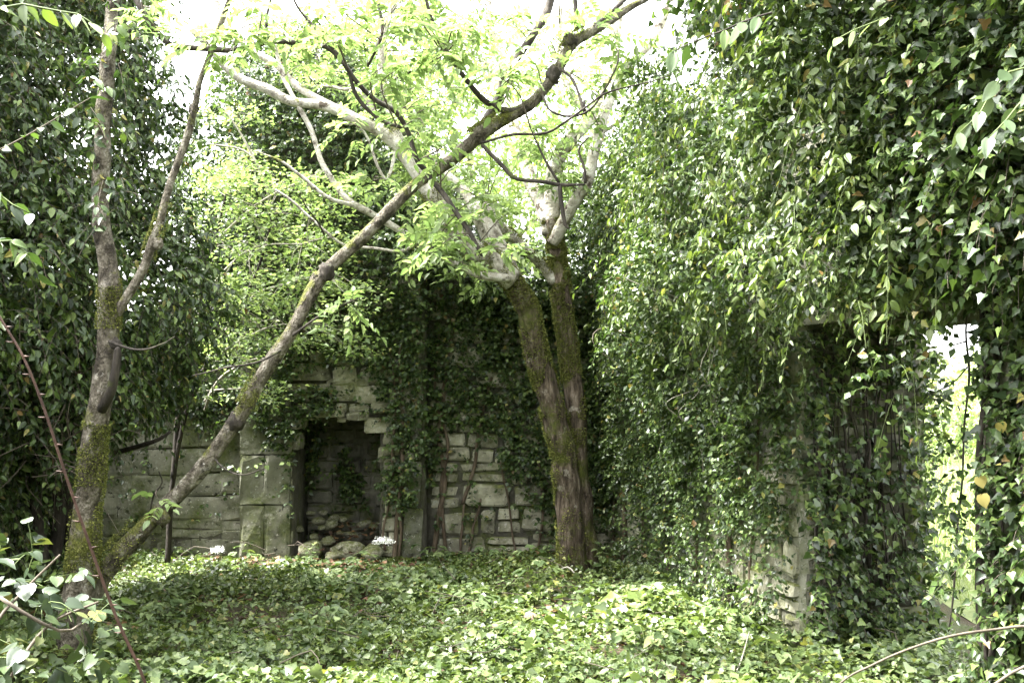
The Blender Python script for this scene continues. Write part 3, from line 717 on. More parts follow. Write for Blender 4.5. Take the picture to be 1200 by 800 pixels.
# ---- left tree: an upright stem and a long stem leaning right, from one mossy base
tb = empty('leaning_tree', P(95, 760, 5.4) * np.array([1, 1, 0]), 'slender tree at the left with a long stem leaning right across the view', 'tree')
o, PB1 = limb('trunk', [(82, 830, 5.4), (84, 780, 5.4), (93, 690, 5.4), (101, 600, 5.4), (110, 520, 5.4), (124, 440, 5.4), (129, 370, 5.42), (125, 300, 5.45), (118, 240, 5.5), (120, 160, 5.5), (126, 90, 5.5), (130, 20, 5.55), (140, -90, 5.6)],
              [.12, .098, .085, .070, .062, .058, .056, .050, .044, .042, .040, .036, .028], 'bark_grey', tb, 28, .19, 51, .022)
trunkB = o
o, PB2 = limb('leaning_stem', [(86, 725, 5.45), (112, 684, 5.5), (146, 643, 5.5), (186, 603, 5.5), (230, 558, 5.5), (276, 496, 5.5), (304, 446, 5.5), (350, 376, 5.55), (380, 322, 5.6), (425, 280, 5.6), (480, 222, 5.65), (545, 175, 5.7), (565, 156, 5.7), (615, 125, 5.75), (645, 95, 5.8), (672, 50, 5.8), (710, 27, 5.85), (760, -5, 5.9), (830, -60, 6.0)],
              [.075, .060, .050, .046, .042, .042, .038, .036, .037, .033, .033, .036, .036, .032, .030, .030, .023, .020, .015], 'bark_grey', tb, 24, .24, 61, .022)
leanB = o
o, PB3 = limb('branch', [(134, 372, 5.42), (150, 345, 5.4), (165, 320, 5.4), (184, 272, 5.4), (200, 212, 5.4), (222, 150, 5.4), (236, 92, 5.4), (262, 20, 5.4), (285, -50, 5.4)], [.030, .026, .027, .024, .020, .021, .016, .015, .012], 'bark_grey', trunkB, 12, .18, 71, .03)
o, q0 = limb('branch', [(119, 480, 5.36), (131, 455, 5.3), (138, 415, 5.28), (136, 408, 5.27)], [.03, .026, .022, .016], 'bark_dark', trunkB, 8, .1, 72)
# knobs where branches were lost
for k, (x, y, Y, r) in enumerate([(190, 606, 5.44, .045), (276, 494, 5.46, .048), (383, 318, 5.53, .042), (372, 328, 5.56, .04), (648, 88, 5.76, .045), (668, 48, 5.76, .045), (562, 158, 5.66, .045), (134, 404, 5.36, .038), (124, 350, 5.38, .036), (185, 285, 5.36, .03), (227, 128, 5.38, .026)]):
    bm = bmesh.new(); bmesh.ops.create_icosphere(bm, subdivisions=3, radius=1)
    co = np.array([v.co[:] for v in bm.verts]); co = co * (1 + .9 * (fbm(co * 2.2 + 9 * k, 90 + k, 3) - .5) + .35 * (fbm(co * 6 + 9 * k, 95 + k, 2) - .5))[:, None]
    co = co * np.array([r, r * .8, r * 1.15]) + P(x, y, Y + .03)
    fs = [[v.index for v in f.verts] for f in bm.faces]; bm.free()
    mesh('knot', co, np.array(fs), M['bark_dark' if k % 3 else 'bark_grey'], trunkB if x < 140 else (leanB if x > 250 or y > 500 else trunkB))
banch = [PB2[len(PB2)//2:], PB3[len(PB3)//2:]]
for k, (pts, rr) in enumerate([
    ([(505, 203, 5.65), (490, 190, 5.6), (478, 155, 5.6), (462, 132, 5.55), (440, 118, 5.55), (415, 92, 5.5), (398, 68, 5.5), (380, 54, 5.5), (345, 50, 5.45), (316, 48, 5.45), (280, 57, 5.4), (240, 56, 5.4), (205, 53, 5.35), (188, 42, 5.35), (170, 20, 5.3), (150, -20, 5.3)],
     [.016, .014, .014, .013, .014, .013, .013, .013, .015, .016, .017, .017, .016, .018, .017, .015]),
    ([(316, 48, 5.45), (312, 25, 5.45), (322, -20, 5.45)], [.010, .008, .006]),
    ([(400, 68, 5.5), (375, 40, 5.5), (350, 10, 5.5), (335, -20, 5.5)], [.009, .008, .007, .005]),
    ([(430, 78, 5.5), (447, 40, 5.5), (443, 0, 5.5), (440, -40, 5.5)], [.010, .010, .009, .008]),
    ([(408, 80, 5.5), (418, 112, 5.5), (445, 140, 5.5), (470, 150, 5.5)], [.010, .011, .012, .008]),
    ([(458, 95, 5.55), (490, 80, 5.55), (520, 65, 5.5)], [.007, .006, .004]),
    ([(500, 205, 5.65), (520, 228, 5.6), (542, 262, 5.55), (556, 285, 5.5), (565, 300, 5.5)], [.016, .015, .014, .013, .008]),
    ([(622, 126, 5.75), (595, 130, 5.7), (568, 118, 5.65), (548, 95, 5.6), (528, 68, 5.6), (510, 38, 5.55), (500, 0, 5.5), (496, -40, 5.5)], [.022, .020, .018, .015, .013, .012, .010, .008]),
    ([(548, 172, 5.72), (578, 128, 5.8), (590, 98, 5.85), (602, 72, 5.9), (625, 40, 5.95), (640, 10, 6.0), (655, -40, 6.0)], [.03, .026, .028, .024, .024, .026, .02]),
    ([(563, 168, 5.65), (600, 158, 5.6), (640, 155, 5.6), (668, 138, 5.55), (690, 122, 5.5), (712, 108, 5.5), (760, 96, 5.5), (790, 86, 5.5)], [.008, .008, .007, .007, .006, .006, .004, .003]),
    ([(636, 112, 5.7), (645, 130, 5.6), (668, 136, 5.58), (695, 125, 5.55), (722, 80, 5.5), (724, 60, 5.5)], [.007, .007, .007, .006, .005, .003]),
    ([(565, 170, 5.65), (585, 190, 5.6), (605, 210, 5.55), (635, 213, 5.5), (658, 216, 5.5), (685, 215, 5.5)], [.012, .013, .013, .012, .012, .006]),
    ([(656, 216, 5.5), (658, 240, 5.5), (662, 262, 5.5), (667, 268, 5.5)], [.011, .012, .011, .007]),
    ([(655, 214, 5.5), (640, 190, 5.5), (628, 165, 5.5), (622, 150, 5.5)], [.008, .007, .005, .003]),
    ([(686, 215, 5.5), (684, 195, 5.5), (678, 175, 5.5), (690, 160, 5.5)], [.008, .008, .006, .004]),
    ([(676, 35, 5.8), (675, 10, 5.8), (673, -30, 5.8)], [.016, .014, .012]),
    ([(690, 36, 5.82), (720, 12, 5.85), (750, -15, 5.9)], [.014, .012, .010]),
    ([(655, 80, 5.75), (672, 95, 5.7), (684, 130, 5.6), (683, 118, 5.6)], [.008, .009, .008, .006]),
    ([(380, 275, 5.58), (372, 260, 5.5), (360, 245, 5.4), (352, 232, 5.35)], [.006, .005, .004, .003]),
    ([(340, 395, 5.52), (372, 372, 5.4), (395, 362, 5.35), (420, 350, 5.3)], [.007, .006, .005, .003]),
    ([(330, 410, 5.5), (300, 425, 5.3), (262, 430, 5.2), (225, 440, 5.2)], [.007, .006, .005, .003]),
    ([(250, 535, 5.5), (262, 548, 5.4), (285, 556, 5.3), (310, 550, 5.3)], [.006, .005, .004, .003]),
    ([(175, 605, 5.45), (180, 580, 5.4), (190, 565, 5.35), (186, 552, 5.3)], [.006, .005, .004, .003]),
    ([(128, 400, 5.35), (160, 410, 5.2), (190, 405, 5.1), (205, 395, 5.0)], [.008, .006, .004, .003]),
    ]):
    o, q = limb('branch', pts, rr, 'bark_dark', leanB if pts[0][0] > 150 else trunkB, 6, .14, 100 + k, .03, 12); banch.append(q)
moss_on(tb, [(PB1, [.12, .098, .085, .070, .062, .058, .056, .050, .044, .042, .040, .036, .028], .1, .36, (.6, -.7, 0), .5), (PB1, [.12, .098, .085, .070, .062, .058, .056, .050, .044, .042, .040, .036, .028], .48, .55, (.4, -.6, 0), .12), (PB2, [.085, .07, .065], .0, .14, (-.2, -.6, .6), .16),
             (PB2, [.09, .05, .05, .045, .04], .3, .36, (0, -.3, 1), .05), (PB2, [.09, .05, .05, .048, .04], .64, .7, (0, -.3, 1), .06), (PB2, [.09, .05, .05, .048, .04], .8, .86, (0, -.3, 1), .05), (PB3, [.034, .03, .028], .3, .45, (0, -.5, .5), .06)], 24000, .010)
BA = np.concatenate(banch)
ash_crown(tb, BA, cloud([(430, 590, 5, 90, 5.0, 5.9, 26), (590, 660, 20, 90, 5.3, 6.0, 7), (260, 420, 10, 60, 5.0, 5.6, 9), (430, 520, 130, 190, 5.3, 5.7, 6), (500, 600, 220, 300, 5.4, 5.8, 8), (150, 300, -30, 60, 5.0, 5.6, 8),
                         (375, 420, 345, 365, 5.3, 5.4, 1), (680, 740, 20, 70, 5.6, 6.0, 5), (180, 190, 560, 590, 5.3, 5.4, 1), (250, 860, -200, -20, 5.0, 6.4, 16)]), per=5, lf=.058, L=.18, parts=110)

# ================================================================ IVY AND EVERGREENS
def sstep(a, b, x): t = np.clip((x - a) / (b - a), 0, 1); return t * t * (3 - 2 * t)
def f2(u, z, s, seed, o=3): return fbm(np.stack([np.asarray(u) * s, np.asarray(z) * s, np.zeros_like(np.asarray(u, float)) + seed * 3.7], -1), seed, o)

def vines(parent, W, specs, mat='vine'):
    """woody ivy stems climbing a wall: (u0, z0, u1, z1, radius, offset)"""
    for k, (u0, z0, u1, z1, r, of) in enumerate(specs):
        n = 7; t = np.linspace(0, 1, n)
        u = u0 + (u1 - u0) * t + rng.normal(0, .018, n) * (abs(z1 - z0) / 1.5); z = z0 + (z1 - z0) * t
        pts = W.at(u, z, np.full(n, of) + rng.uniform(0, .02, n))
        tube('vine', pts, [r, r * .95, r * .8, r * .6], M[mat], parent, 7, .05, .2, 14, 200 + k)

# ---- ivy on the right-hand wall
iv = empty('ivy', WR.at(1.6, 0., .1), 'deep glossy ivy covering the right-hand wall up to its top', 'ivy')
def th_r(u, z):
    g = .22 + .78 * sstep(.3, 2.3, u)
    return .07 + .30 * g * sstep(.6, 2.6, z) * sstep(-.5, .5, u) + 1.05 * g * np.clip(f2(u, z, 1.7, 41) - .42, 0, 1) * (.3 + sstep(.5, 1.8, z)) + .75 * g * np.clip(f2(u, z, 4.2, 42) - .45, 0, 1) * (.5 + .5 * sstep(.6, 1.6, z)) + .22 * sstep(2.0, 3.0, u) * sstep(1.9, 2.4, z)
def mk_r(u, z):
    m = np.clip((f2(u, z, 2.4, 43) - .28) * 6, 0, 1) * np.clip(.40 + .8 * sstep(.2, 1.5, z), 0, 1)
    hole = np.exp(-((u - 3.38) / .18) ** 2 - ((z - .62) / .36) ** 2) + .85 * np.exp(-((u - .55) / .35) ** 2 - ((z - .55) / .40) ** 2) + .7 * np.exp(-((u - 1.3) / .25) ** 2 - ((z - .5) / .3) ** 2)
    door = (u > DU0 + .02) & (u < DU1 - .05) & (z < DZ - .02 + .1 * f2(u, z, 5, 47))
    m = np.maximum(m, sstep(1.7, 2.2, z))
    return np.where(door, 0, m * (1 - np.clip(hole, 0, .97)))
stems = []
pa, na = scatter_wall(WR, -.1, DU1, .05, 3.6, 640, th_r, mk_r)
A = shoots(pa, na, 8, .15, .55, .043, stems=stems)
ph, nh = scatter_wall(WR, -.1, DU1, .05, 3.5, 700, lambda u, z: th_r(u, z) * .35 + .03, mk_r)
n = len(ph); Hh = (ph, nz(nh + rng.normal(0, .35, (n, 3)) + UP * .25), nz(-UP + rng.normal(0, .6, (n, 3))), .042 * rng.uniform(.6, 1.3, n))
# long drooping shoots over the upper half and above the door
pu, nu_ = scatter_wall(WR, .2, DU1 + .2, 1.95, 3.7, 85, lambda u, z: th_r(u, z) + .04, lambda u, z: .3 + .7 * sstep(2.2, 3.6, u))
D1 = shoots(pu, nu_, 14, .32, .8, .052, upb=.1, spread=.9, tipdown=.7, stems=stems)
tb_ = [(WR.at(u, 3.5, -.25 - .2 * random.random()), (random.uniform(.34, .5), random.uniform(.4, .55), random.uniform(.25, .5))) for u in np.arange(0, 5.4, .42)]
pt, nt_ = scatter_blobs(tb_, 240, .6, 44)
C1 = shoots(pt, nt_, 9, .18, .45, .046, stems=stems)
cb = [(WR.at(DU0 - .06, z, .02), (.15, .15, .24)) for z in np.arange(1.0, 2.1, .28)]
pc, nc = scatter_blobs(cb, 260, .6, 45); C2 = shoots(pc, nc, 7, .13, .6, .046, stems=stems)
leaves('foliage', iv, M['ivy'], T_KITE, *cat(A, C1, C2), parts=170, aspect=.85)
leaves('inner_foliage', iv, M['ivy'], T_KITE, *Hh)
leaves('drooping_foliage', iv, M['ivy_light'], T_OVAL, *D1, parts=110, aspect=.68)
stem_mesh('shoots', iv, M['twig_green'], stems)
vines(iv, WR, [(.5, 0, .35, 2.2, .022, .03), (.95, 0, 1.1, 2.4, .018, .03), (1.5, 0, 1.4, 2.2, .02, .03), (2.05, 0, 2.2, 2.2, .016, .03), (2.7, 0, 2.55, 2.4, .022, .03), (3.05, 0, 3.1, 2.2, .010, .03), (.2, 0, .15, 2.4, .016, .03)])

for k in range(26):
    u0 = random.uniform(.4, 4.6); z0 = random.uniform(1.5, 3.2); n = 6; t = np.linspace(0, 1, n); du = random.uniform(-.35, .35); dz = random.uniform(.2, .8)
    u = u0 + du * np.sin(t * 1.9) + rng.normal(0, .02, n); z = z0 - dz * t ** 1.4 + .06 * np.sin(t * 5)
    if np.any((u > DU0) & (z < DZ + .05)): continue
    tube('bare_strand', WR.at(u, z, th_r(u, z) + .05 + rng.uniform(0, .04, n)), [.0035, .003, .002], M['twig_pale' if k % 3 == 0 else 'twig'], iv, 5, .05)

# ---- ivy hanging in the doorway: on the far jamb, then on the near jamb
ij = empty('ivy', WV.at(.4, 0., .1), 'dark tangled ivy clinging to the far jamb of the doorway', 'ivy')
def mk_j(u, z):
    bare = .75 * np.exp(-((u - .42) / .36) ** 2 - ((z - 1.48) / .42) ** 2)
    return np.clip(.75 * (f2(u, z, 4, 51) > .40) + .25, 0, 1) * (1 - bare)
stems = []
p1, n1 = scatter_wall(WV, -.05, .84, .05, 2.0, 360, lambda u, z: .06 + .20 * f2(u, z, 3, 52), mk_j)
A = shoots(p1, n1, 7, .13, .6, .046, stems=stems)
p2, n2 = scatter_wall(WV, .0, .84, .1, 1.98, 420, lambda u, z: .04 + 0 * u, lambda u, z: np.full(np.shape(u), .9))
n = len(p2); Hh = (p2, nz(n2 + rng.normal(0, .35, (n, 3))), nz(-UP + rng.normal(0, .6, (n, 3))), .042 * rng.uniform(.6, 1.3, n))
# around the outer corner, a lighter leaf colour standing in for backlight from the field
ob = [(WV.at(.84, z, .02), (.06, .07, .15)) for z in np.arange(.4, 1.95, .42)]
p3, n3 = scatter_blobs(ob, 90, .6, 53)
B1 = shoots(p3, n3, 5, .11, .5, .06, stems=stems)
leaves('foliage', ij, M['ivy'], T_IVY, *cat(A, Hh), parts=130)
leaves('fringe_foliage', ij, M['ivy_light'], T_IVY, *B1, parts=40)
stem_mesh('shoots', ij, M['twig'], stems, .0022)
vines(ij, WV, [(.06 + .028 * k + random.uniform(-.02, .02), 0 if k % 3 else .5, .08 + .026 * k + random.uniform(-.06, .06), 1.95, random.choice([.004, .005, .006, .009]), .03 + .03 * random.random()) for k in range(22)], 'bark_dark')

inr = empty('ivy', WR.at(DU1 + .4, 0., .1), 'dark ivy curtain on the near jamb at the right edge', 'ivy')
stems = []
p1, n1 = scatter_wall(WR, DU1 + .09, 7.2, .05, 3.4, 420, lambda u, z: .03 + .10 * f2(u, z, 3, 61) + .55 * sstep(1.95, 2.5, z), lambda u, z: np.full(np.shape(u), .95))
A = shoots(p1, n1, 7, .12, .6, .046, stems=stems)
p2, n2 = scatter_wall(WN, .0, .84, .05, 2.0, 160, lambda u, z: .02 + .04 * f2(u, z, 3, 62), lambda u, z: np.full(np.shape(u), .9))
B1 = shoots(p2, n2, 4, .05, .6, .045, stems=stems)
p3, n3 = scatter_wall(WR, DU1 + .03, 7.2, .05, 3.4, 600, lambda u, z: .05 + 0 * u, lambda u, z: np.full(np.shape(u), .95))
n = len(p3); Hh = (p3, nz(n3 + rng.normal(0, .35, (n, 3))), nz(-UP + rng.normal(0, .6, (n, 3))), .048 * rng.uniform(.6, 1.3, n))
tb_ = [(WR.at(u, 3.5, -.25), (.45, .5, .4)) for u in np.arange(5.6, 7.4, .45)] + [(WR.at(u, z, .22), (.28, .36, .30)) for u in (4.9, 5.3, 5.7) for z in (2.35, 2.8, 3.2)] + [(WR.at(u, 3.75, .55), (.62, .6, .36)) for u in (4.5, 5.2, 5.9, 6.6)]
pt, nt_ = scatter_blobs(tb_, 160, .6, 44)
leaves('foliage', inr, M['ivy'], T_IVY, *cat(A, B1, Hh, shoots(pt, nt_, 8, .17, .5, .05, stems=stems)), parts=150)
stem_mesh('shoots', inr, M['twig'], stems, .002)
vines(inr, WR, [(DU1 + .02 + .06 * k, 0 if k % 2 else .3, DU1 + .03 + .06 * k + random.uniform(-.05, .05), 2.3, random.choice([.006, .01, .016]), .03) for k in range(12)], 'bark_dark')
yl = [P(1151, 579, 4.15), P(1148, 558, 4.2), P(1172, 495, 4.15)]
for k, p in enumerate(yl):
    leaves('x', inr, M['yellow'], T_HEART, [p], [[-.5, -1, .25]], [[.25, -.1, -1]], [.062 - .008 * k], parts=1, part_name='yellow_leaf')
# a single thin vine hanging down the opening
hv = PP([(1136, 352, 4.75), (1132, 390, 4.75), (1136, 440, 4.75), (1130, 500, 4.75), (1128, 560, 4.75), (1122, 620, 4.75), (1118, 690, 4.75), (1112, 740, 4.75)])
hang = empty('hanging_vine', hv[-1] * np.array([1, 1, 0]), 'thin bare vine hanging down the middle of the bright doorway', 'vine')
tube('vine', hv, [.005, .006, .005, .006, .004], M['bark_dark'], hang, 6, .05, .15, 20, 5)
for k, pts in enumerate([[(1134, 430, 4.75), (1115, 450, 4.9), (1090, 462, 5.2), (1075, 475, 5.5)], [(1132, 400, 4.75), (1110, 405, 4.9), (1090, 398, 5.2)], [(1136, 440, 4.75), (1150, 425, 4.6), (1165, 400, 4.5)]]):
    tube('side_vine', PP(pts), [.004, .003, .002], M['bark_dark'], hang, 5, .05, .1, 20, k)

# ---- ivy on the end wall
ib = empty('ivy', (-.9, 9.2, 0), 'ivy veiling the end wall around and above the fireplace', 'ivy')
def px_b(u, z): return 600 + F * u / 9.3, 454 - F * (z - CZ) / 9.3
patches = [(312, 410, 46, 60), (300, 455, 22, 40), (452, 400, 30, 50), (520, 420, 30, 45), (560, 440, 30, 30), (655, 560, 18, 70), (625, 440, 30, 60), (318, 430, 40, 70), (330, 480, 26, 45), (350, 520, 12, 60), (372, 468, 30, 18), (395, 560, 14, 28), (402, 575, 12, 22), (465, 430, 22, 70), (478, 500, 16, 60), (470, 555, 22, 40), (505, 470, 12, 90), (530, 450, 30, 50), (590, 430, 40, 60),
           (608, 520, 22, 45), (640, 500, 30, 110), (570, 480, 25, 30), (690, 520, 30, 120), (250, 470, 40, 30), (415, 395, 60, 30), (300, 400, 60, 40), (200, 440, 70, 40)]
def mk_b(u, z):
    x, y = px_b(u, z)
    m = sstep(445, 395, y + 70 * (f2(u, z, 3, 71) - .5)) * (1 - .55 * np.exp(-((x - 415) / 38) ** 2 - ((y - 425) / 40) ** 2))
    for (cx, cy, rx, ry) in patches:
        e = ((x - cx) / rx) ** 2 + ((y - cy) / ry) ** 2
        m = np.maximum(m, sstep(1.35, .6, e + 1.0 * (f2(u, z, 5, 72) - .5)))
    m = np.maximum(m, .045)
    return np.where(z < gable(u) + .1, np.clip(m, 0, 1), 0)
def boff(u, z): return np.where((u > -2.56) & (u < -.80), .30, .02)
def th_b(u, z): return boff(u, z) + .05 + sstep(1.9, 3.0, z) * .30 + .22 * np.clip(f2(u, z, 2.2, 73) - .35, 0, 1) * (1 + 2 * sstep(1.8, 2.8, z))
stems = []
n = int(560 * 6.3 * 4.6); u = rng.uniform(-4.6, 1.2, n); z = rng.uniform(.15, 4.6, n); k = rng.random(n) < mk_b(u, z); u, z = u[k], z[k]
x_, y_ = px_b(u, z); inop = (u > OP0) & (u < OP1) & (z < OPZ - .03)
of = boff(u, z) + (th_b(u, z) - boff(u, z)) * rng.uniform(.2, 1, len(u)); of = np.where(inop, -.34, of)
pb = WB.at(u, z, of); nb = nz(np.tile(WB.N, (len(u), 1)) + rng.normal(0, .25, (len(u), 3)) + UP * .15)
A = shoots(pb, nb, 6, .14, .5, .048, stems=stems)
big = [((X, 9.55, zt), r) for (X, zt, r) in [(-2.75, 3.6, (.5, .45, .7)), (-2.3, 4.3, (.5, .5, .6)), (-1.75, 4.5, (.5, .5, .55)), (-1.3, 3.9, (.45, .45, .55)), (-.9, 3.3, (.45, .4, .5)), (-.4, 2.8, (.5, .4, .4)), (.1, 2.6, (.5, .4, .4)), (.6, 2.7, (.5, .45, .45)), (.95, 3.1, (.5, .5, .6))]]
pt, nt_ = scatter_blobs(big, 220, .6, 74)
C1 = shoots(pt, nt_, 9, .2, .45, .052, stems=stems)
leaves('foliage', ib, M['ivy'], T_KITE, *A, parts=160)
leaves('top_foliage', ib, M['ivy'], T_KITE, *C1, parts=90)
stem_mesh('shoots', ib, M['twig_green'], stems)
vines(ib, WB, [(-.72, 0, -.62, 2.2, .026, .05), (-.62, 0, -.72, 2.1, .018, .05), (-.42, 0, -.30, .55, .014, .05), (-.45, .50, -.2, 1.7, .018, .05), (-1.06, 0, -.98, 2.3, .022, .35), (-1.16, .1, -1.08, 1.3, .012, .34),
               (-1.02, 0, -1.12, 2.0, .014, .35), (.25, 0, .3, 1.9, .014, .05), (.6, 0, .5, 2, .016, .05), (-.5, 0, -.46, .5, .014, .05), (.05, 0, -.1, .9, .010, .05)])

ifr = empty('ivy', (-.5, -1.2, 0), 'unseen ivy added over the light-blocking wall behind the viewer', 'ivy')
pt, nt_ = scatter_blobs([((x, -1.35, z), (.8, .45, .7)) for x in np.arange(-4.2, 3.6, 1.1) for z in (.8, 1.9, 3.0, 3.9)], 40, .7, 98)
leaves('foliage', ifr, M['ivy'], T_KITE, *shoots(pt, nt_, 6, .25, .5, .09))

# ---- the dark evergreen mass at the left
le = empty('evergreen_bush', (-3.6, 7.2, 0), 'tall dark ivy-clad evergreen overhanging the left side', 'bush')
bl = [(P(108, 335, 7.2), (.78, .75, .72)), (P(62, 130, 6.9), (.72, .8, .95)), (P(40, 440, 6.6), (.55, .6, .55)), (P(-60, 280, 5.9), (.75, .7, .9)), (P(20, -70, 6.6), (.8, .8, .7)), (P(-90, 480, 6.4), (.6, .7, .8)), (P(-120, 60, 5.6), (.7, .7, .8)), (P(140, 430, 7.6), (.45, .45, .42)), (P(-40, 600, 6.9), (.5, .6, .5))]
stems = []
pt, nt_ = scatter_blobs(bl, 230, .5, 81, .4)
A = shoots(pt, nt_, 10, .25, .65, .060, tipdown=.55, stems=stems)
leaves('foliage', le, M['ivy'], T_OVAL, *A, parts=280, aspect=.8)
stem_mesh('shoots', le, M['twig'], stems, .002)
for k, pts in enumerate([[(62, 660, 7.0), (70, 600, 7.0), (66, 520, 7.0), (60, 440, 7.0), (75, 340, 7.0), (70, 150, 7.0)], [(84, 650, 7.1), (78, 560, 7.1), (85, 500, 7.1), (95, 430, 7.1), (105, 340, 7.2)], [(50, 660, 6.8), (40, 580, 6.8), (48, 500, 6.8), (20, 400, 6.7), (-40, 300, 6.4)],
                         [(80, 500, 7.1), (110, 470, 7.2), (125, 420, 7.3), (140, 400, 7.5)], [(66, 520, 7.0), (30, 470, 6.9), (0, 440, 6.8)], [(135, 530, 7.2), (155, 525, 7.1), (185, 515, 7.0), (200, 505, 7.0)]]):
    limb('stem', pts, [.05, .045, .04, .03, .02] if k < 3 else [.02, .016, .01], 'bark_dark', le, 8, .12, 300 + k)
bag = Bag()
for k in range(150):
    a = P(random.uniform(-10, 110), random.uniform(390, 560), random.uniform(6.0, 7.0)); b = a + np.array([rng.normal(0, .25), rng.normal(-.1, .15), rng.normal(-.05, .18)])
    bag.tube(spline(np.array([a, (a + b) / 2 + rng.normal(0, .06, 3), b]), 5), [.005, .002], 4)
bag.build('bare_twigs', M['twig'], le, 'stuff')

it = empty('ivy', P(120, 300, 5.45), 'thin ivy climbing the upper part of the upright left trunk', 'ivy')
stems = []; pt, nt_ = scatter_blobs([(P(122, 215, 5.45), (.10, .10, .26)), (P(118, 110, 5.5), (.13, .12, .25)), (P(140, 40, 5.5), (.16, .14, .2)), (P(100, 160, 5.5), (.10, .1, .2))], 60, .6, 96)
leaves('foliage', it, M['ivy'], T_OVAL, *shoots(pt, nt_, 6, .16, .6, .06, tipdown=.6, stems=stems), parts=90, aspect=.8)
stem_mesh('shoots', it, M['twig'], stems, .002)

# ---- the pale-leaved shrub between evergreen and fireplace
hw = empty('hawthorn_shrub', P(196, 650, 8.8) * np.array([1, 1, 0]), 'airy light-green hawthorn with bare pale twigs in front of the end wall', 'shrub')
hanch = []
for k, (pts, rr) in enumerate([
    ([(196, 660, 8.8), (203, 560, 8.8), (222, 470, 8.8), (262, 390, 8.7), (300, 320, 8.5), (320, 250, 8.4)], [.026, .022, .02, .016, .012, .008]),
    ([(203, 560, 8.8), (212, 450, 8.8), (232, 360, 8.6), (255, 270, 8.4), (275, 190, 8.3)], [.025, .022, .018, .012, .007]),
    ([(310, 210, 8.2), (292, 175, 8.2), (278, 150, 8.2), (258, 120, 8.2)], [.012, .010, .007, .004]), ([(320, 250, 8.4), (305, 200, 8.2), (283, 175, 8.15), (245, 170, 8.1)], [.012, .010, .008, .005]),
    ([(250, 420, 8.8), (280, 400, 8.3), (320, 382, 8.0), (350, 380, 7.9)], [.014, .011, .008, .004]), ([(240, 470, 8.9), (262, 440, 8.3), (300, 420, 8.0), (330, 425, 7.8)], [.013, .010, .007, .004]),
    ([(240, 480, 8.9), (250, 458, 8.2), (285, 455, 7.9), (300, 440, 7.8)], [.013, .010, .007, .004]), ([(262, 390, 8.7), (300, 345, 8.4), (345, 330, 8.2), (385, 320, 8.0)], [.014, .010, .008, .004]),
    ([(232, 370, 8.6), (260, 320, 8.2), (300, 290, 8.0), (360, 285, 7.9)], [.014, .010, .007, .004]), ([(255, 280, 8.4), (300, 240, 8.2), (345, 215, 8.1), (380, 200, 8.0)], [.012, .009, .006, .003])]):
    o, q = limb('trunk' if k == 0 else 'branch', pts, rr, 'bark_dark' if k < 2 else 'twig_pale', hw, 7, .1, 400 + k); hanch.append(q)
HA = np.concatenate(hanch)
cs = cloud([(235, 400, 200, 330, 7.6, 8.9, 100), (245, 345, 320, 420, 7.6, 8.7, 46), (245, 300, 130, 210, 7.9, 8.8, 12), (340, 420, 330, 420, 7.6, 8.4, 22), (225, 330, 410, 470, 7.6, 8.5, 14)])
bag = Bag(); Pp, Tt = [], []
for c in cs:
    path = twig_cluster(bag, HA, c, .0028, .0)
    k = int(rng.uniform(26, 60)); q = c + rng.normal(0, 1, (k, 3)) * np.array([.11, .11, .03]); Pp.append(q); Tt.append(nz(q - c + rng.normal(0, .05, (k, 3))))
Pp = np.concatenate(Pp); Tt = np.concatenate(Tt); n = len(Pp)
bag.build('twigs', M['twig_pale'], hw, 'stuff')
leaves('crown', hw, M['thorn'], T_KITE, Pp, nz(UP + rng.normal(0, .45, (n, 3))), Tt, .040 * rng.uniform(.6, 1.35, n), parts=40)

# ================================================================ FLOOR PLANTS
def inside(x, y): return ((x < rightX(y) - .04) | ((y > 4.3) & (y < 6.1) & (x < 3.4))) & (x > -4.4) & (y < 9.40) & ~((x > OP0 - .55) & (x < -.8) & (y > 9.12))
def gcx(n, y0=1.5, y1=9.4):
    y = rng.uniform(y0, y1, n); x = rng.uniform(-4.4, 2.6, n)
    k = inside(x, y) & (np.abs(x / y) < .62); return x[k], y[k]
x, y = gcx(150000, 2.4); hgt = (.03 + .30 * np.clip(f2(x, y, .9, 91) - .32, 0, 1) + .34 * np.clip(f2(x, y, 3.0, 92) - .36, 0, 1)) * (.45 + .55 * sstep(9.2, 7.6, y))
k = rng.random(len(x)) < np.clip(.45 + 4.2 * (f2(x, y, 2.3, 93) - .40), .34, 1); x, y, hgt = x[k], y[k], hgt[k]
z = gz(x, y) + hgt * rng.uniform(.2, 1.05, len(x)); n = len(x)
sz = (.014 + .040 * f2(x, y, 1.6, 95)) * rng.uniform(.6, 1.5, n) * np.where(rng.random(n) < .03 + .10 * sstep(-.6, 1.2, x) * sstep(7.4, 6.0, y), 2.1, 1)
gp, gn, gt = np.stack([x, y, z], -1), nz(UP + rng.normal(0, .45, (n, 3)) + np.array([0, -.12, 0])), nz(rng.normal(0, 1, (n, 3)) * np.array([1, 1, .3]) - UP * .25)
sel = f2(x, y, 2.0, 97) + rng.normal(0, .10, n) > .5
go = leaves('ground_cover', None, M['weed'], T_HEART, gp[sel], gn[sel], gt[sel], sz[sel])
tag(go, 'low carpet of broad weed leaves over the floor of the ruin', 'ground cover', kind='stuff')
go = leaves('ground_ivy', None, M['ivy_light'], T_IVY, gp[~sel], gn[~sel], gt[~sel], sz[~sel])
tag(go, 'creeping ivy leaves threaded through the weeds on the floor', 'ground cover', kind='stuff')
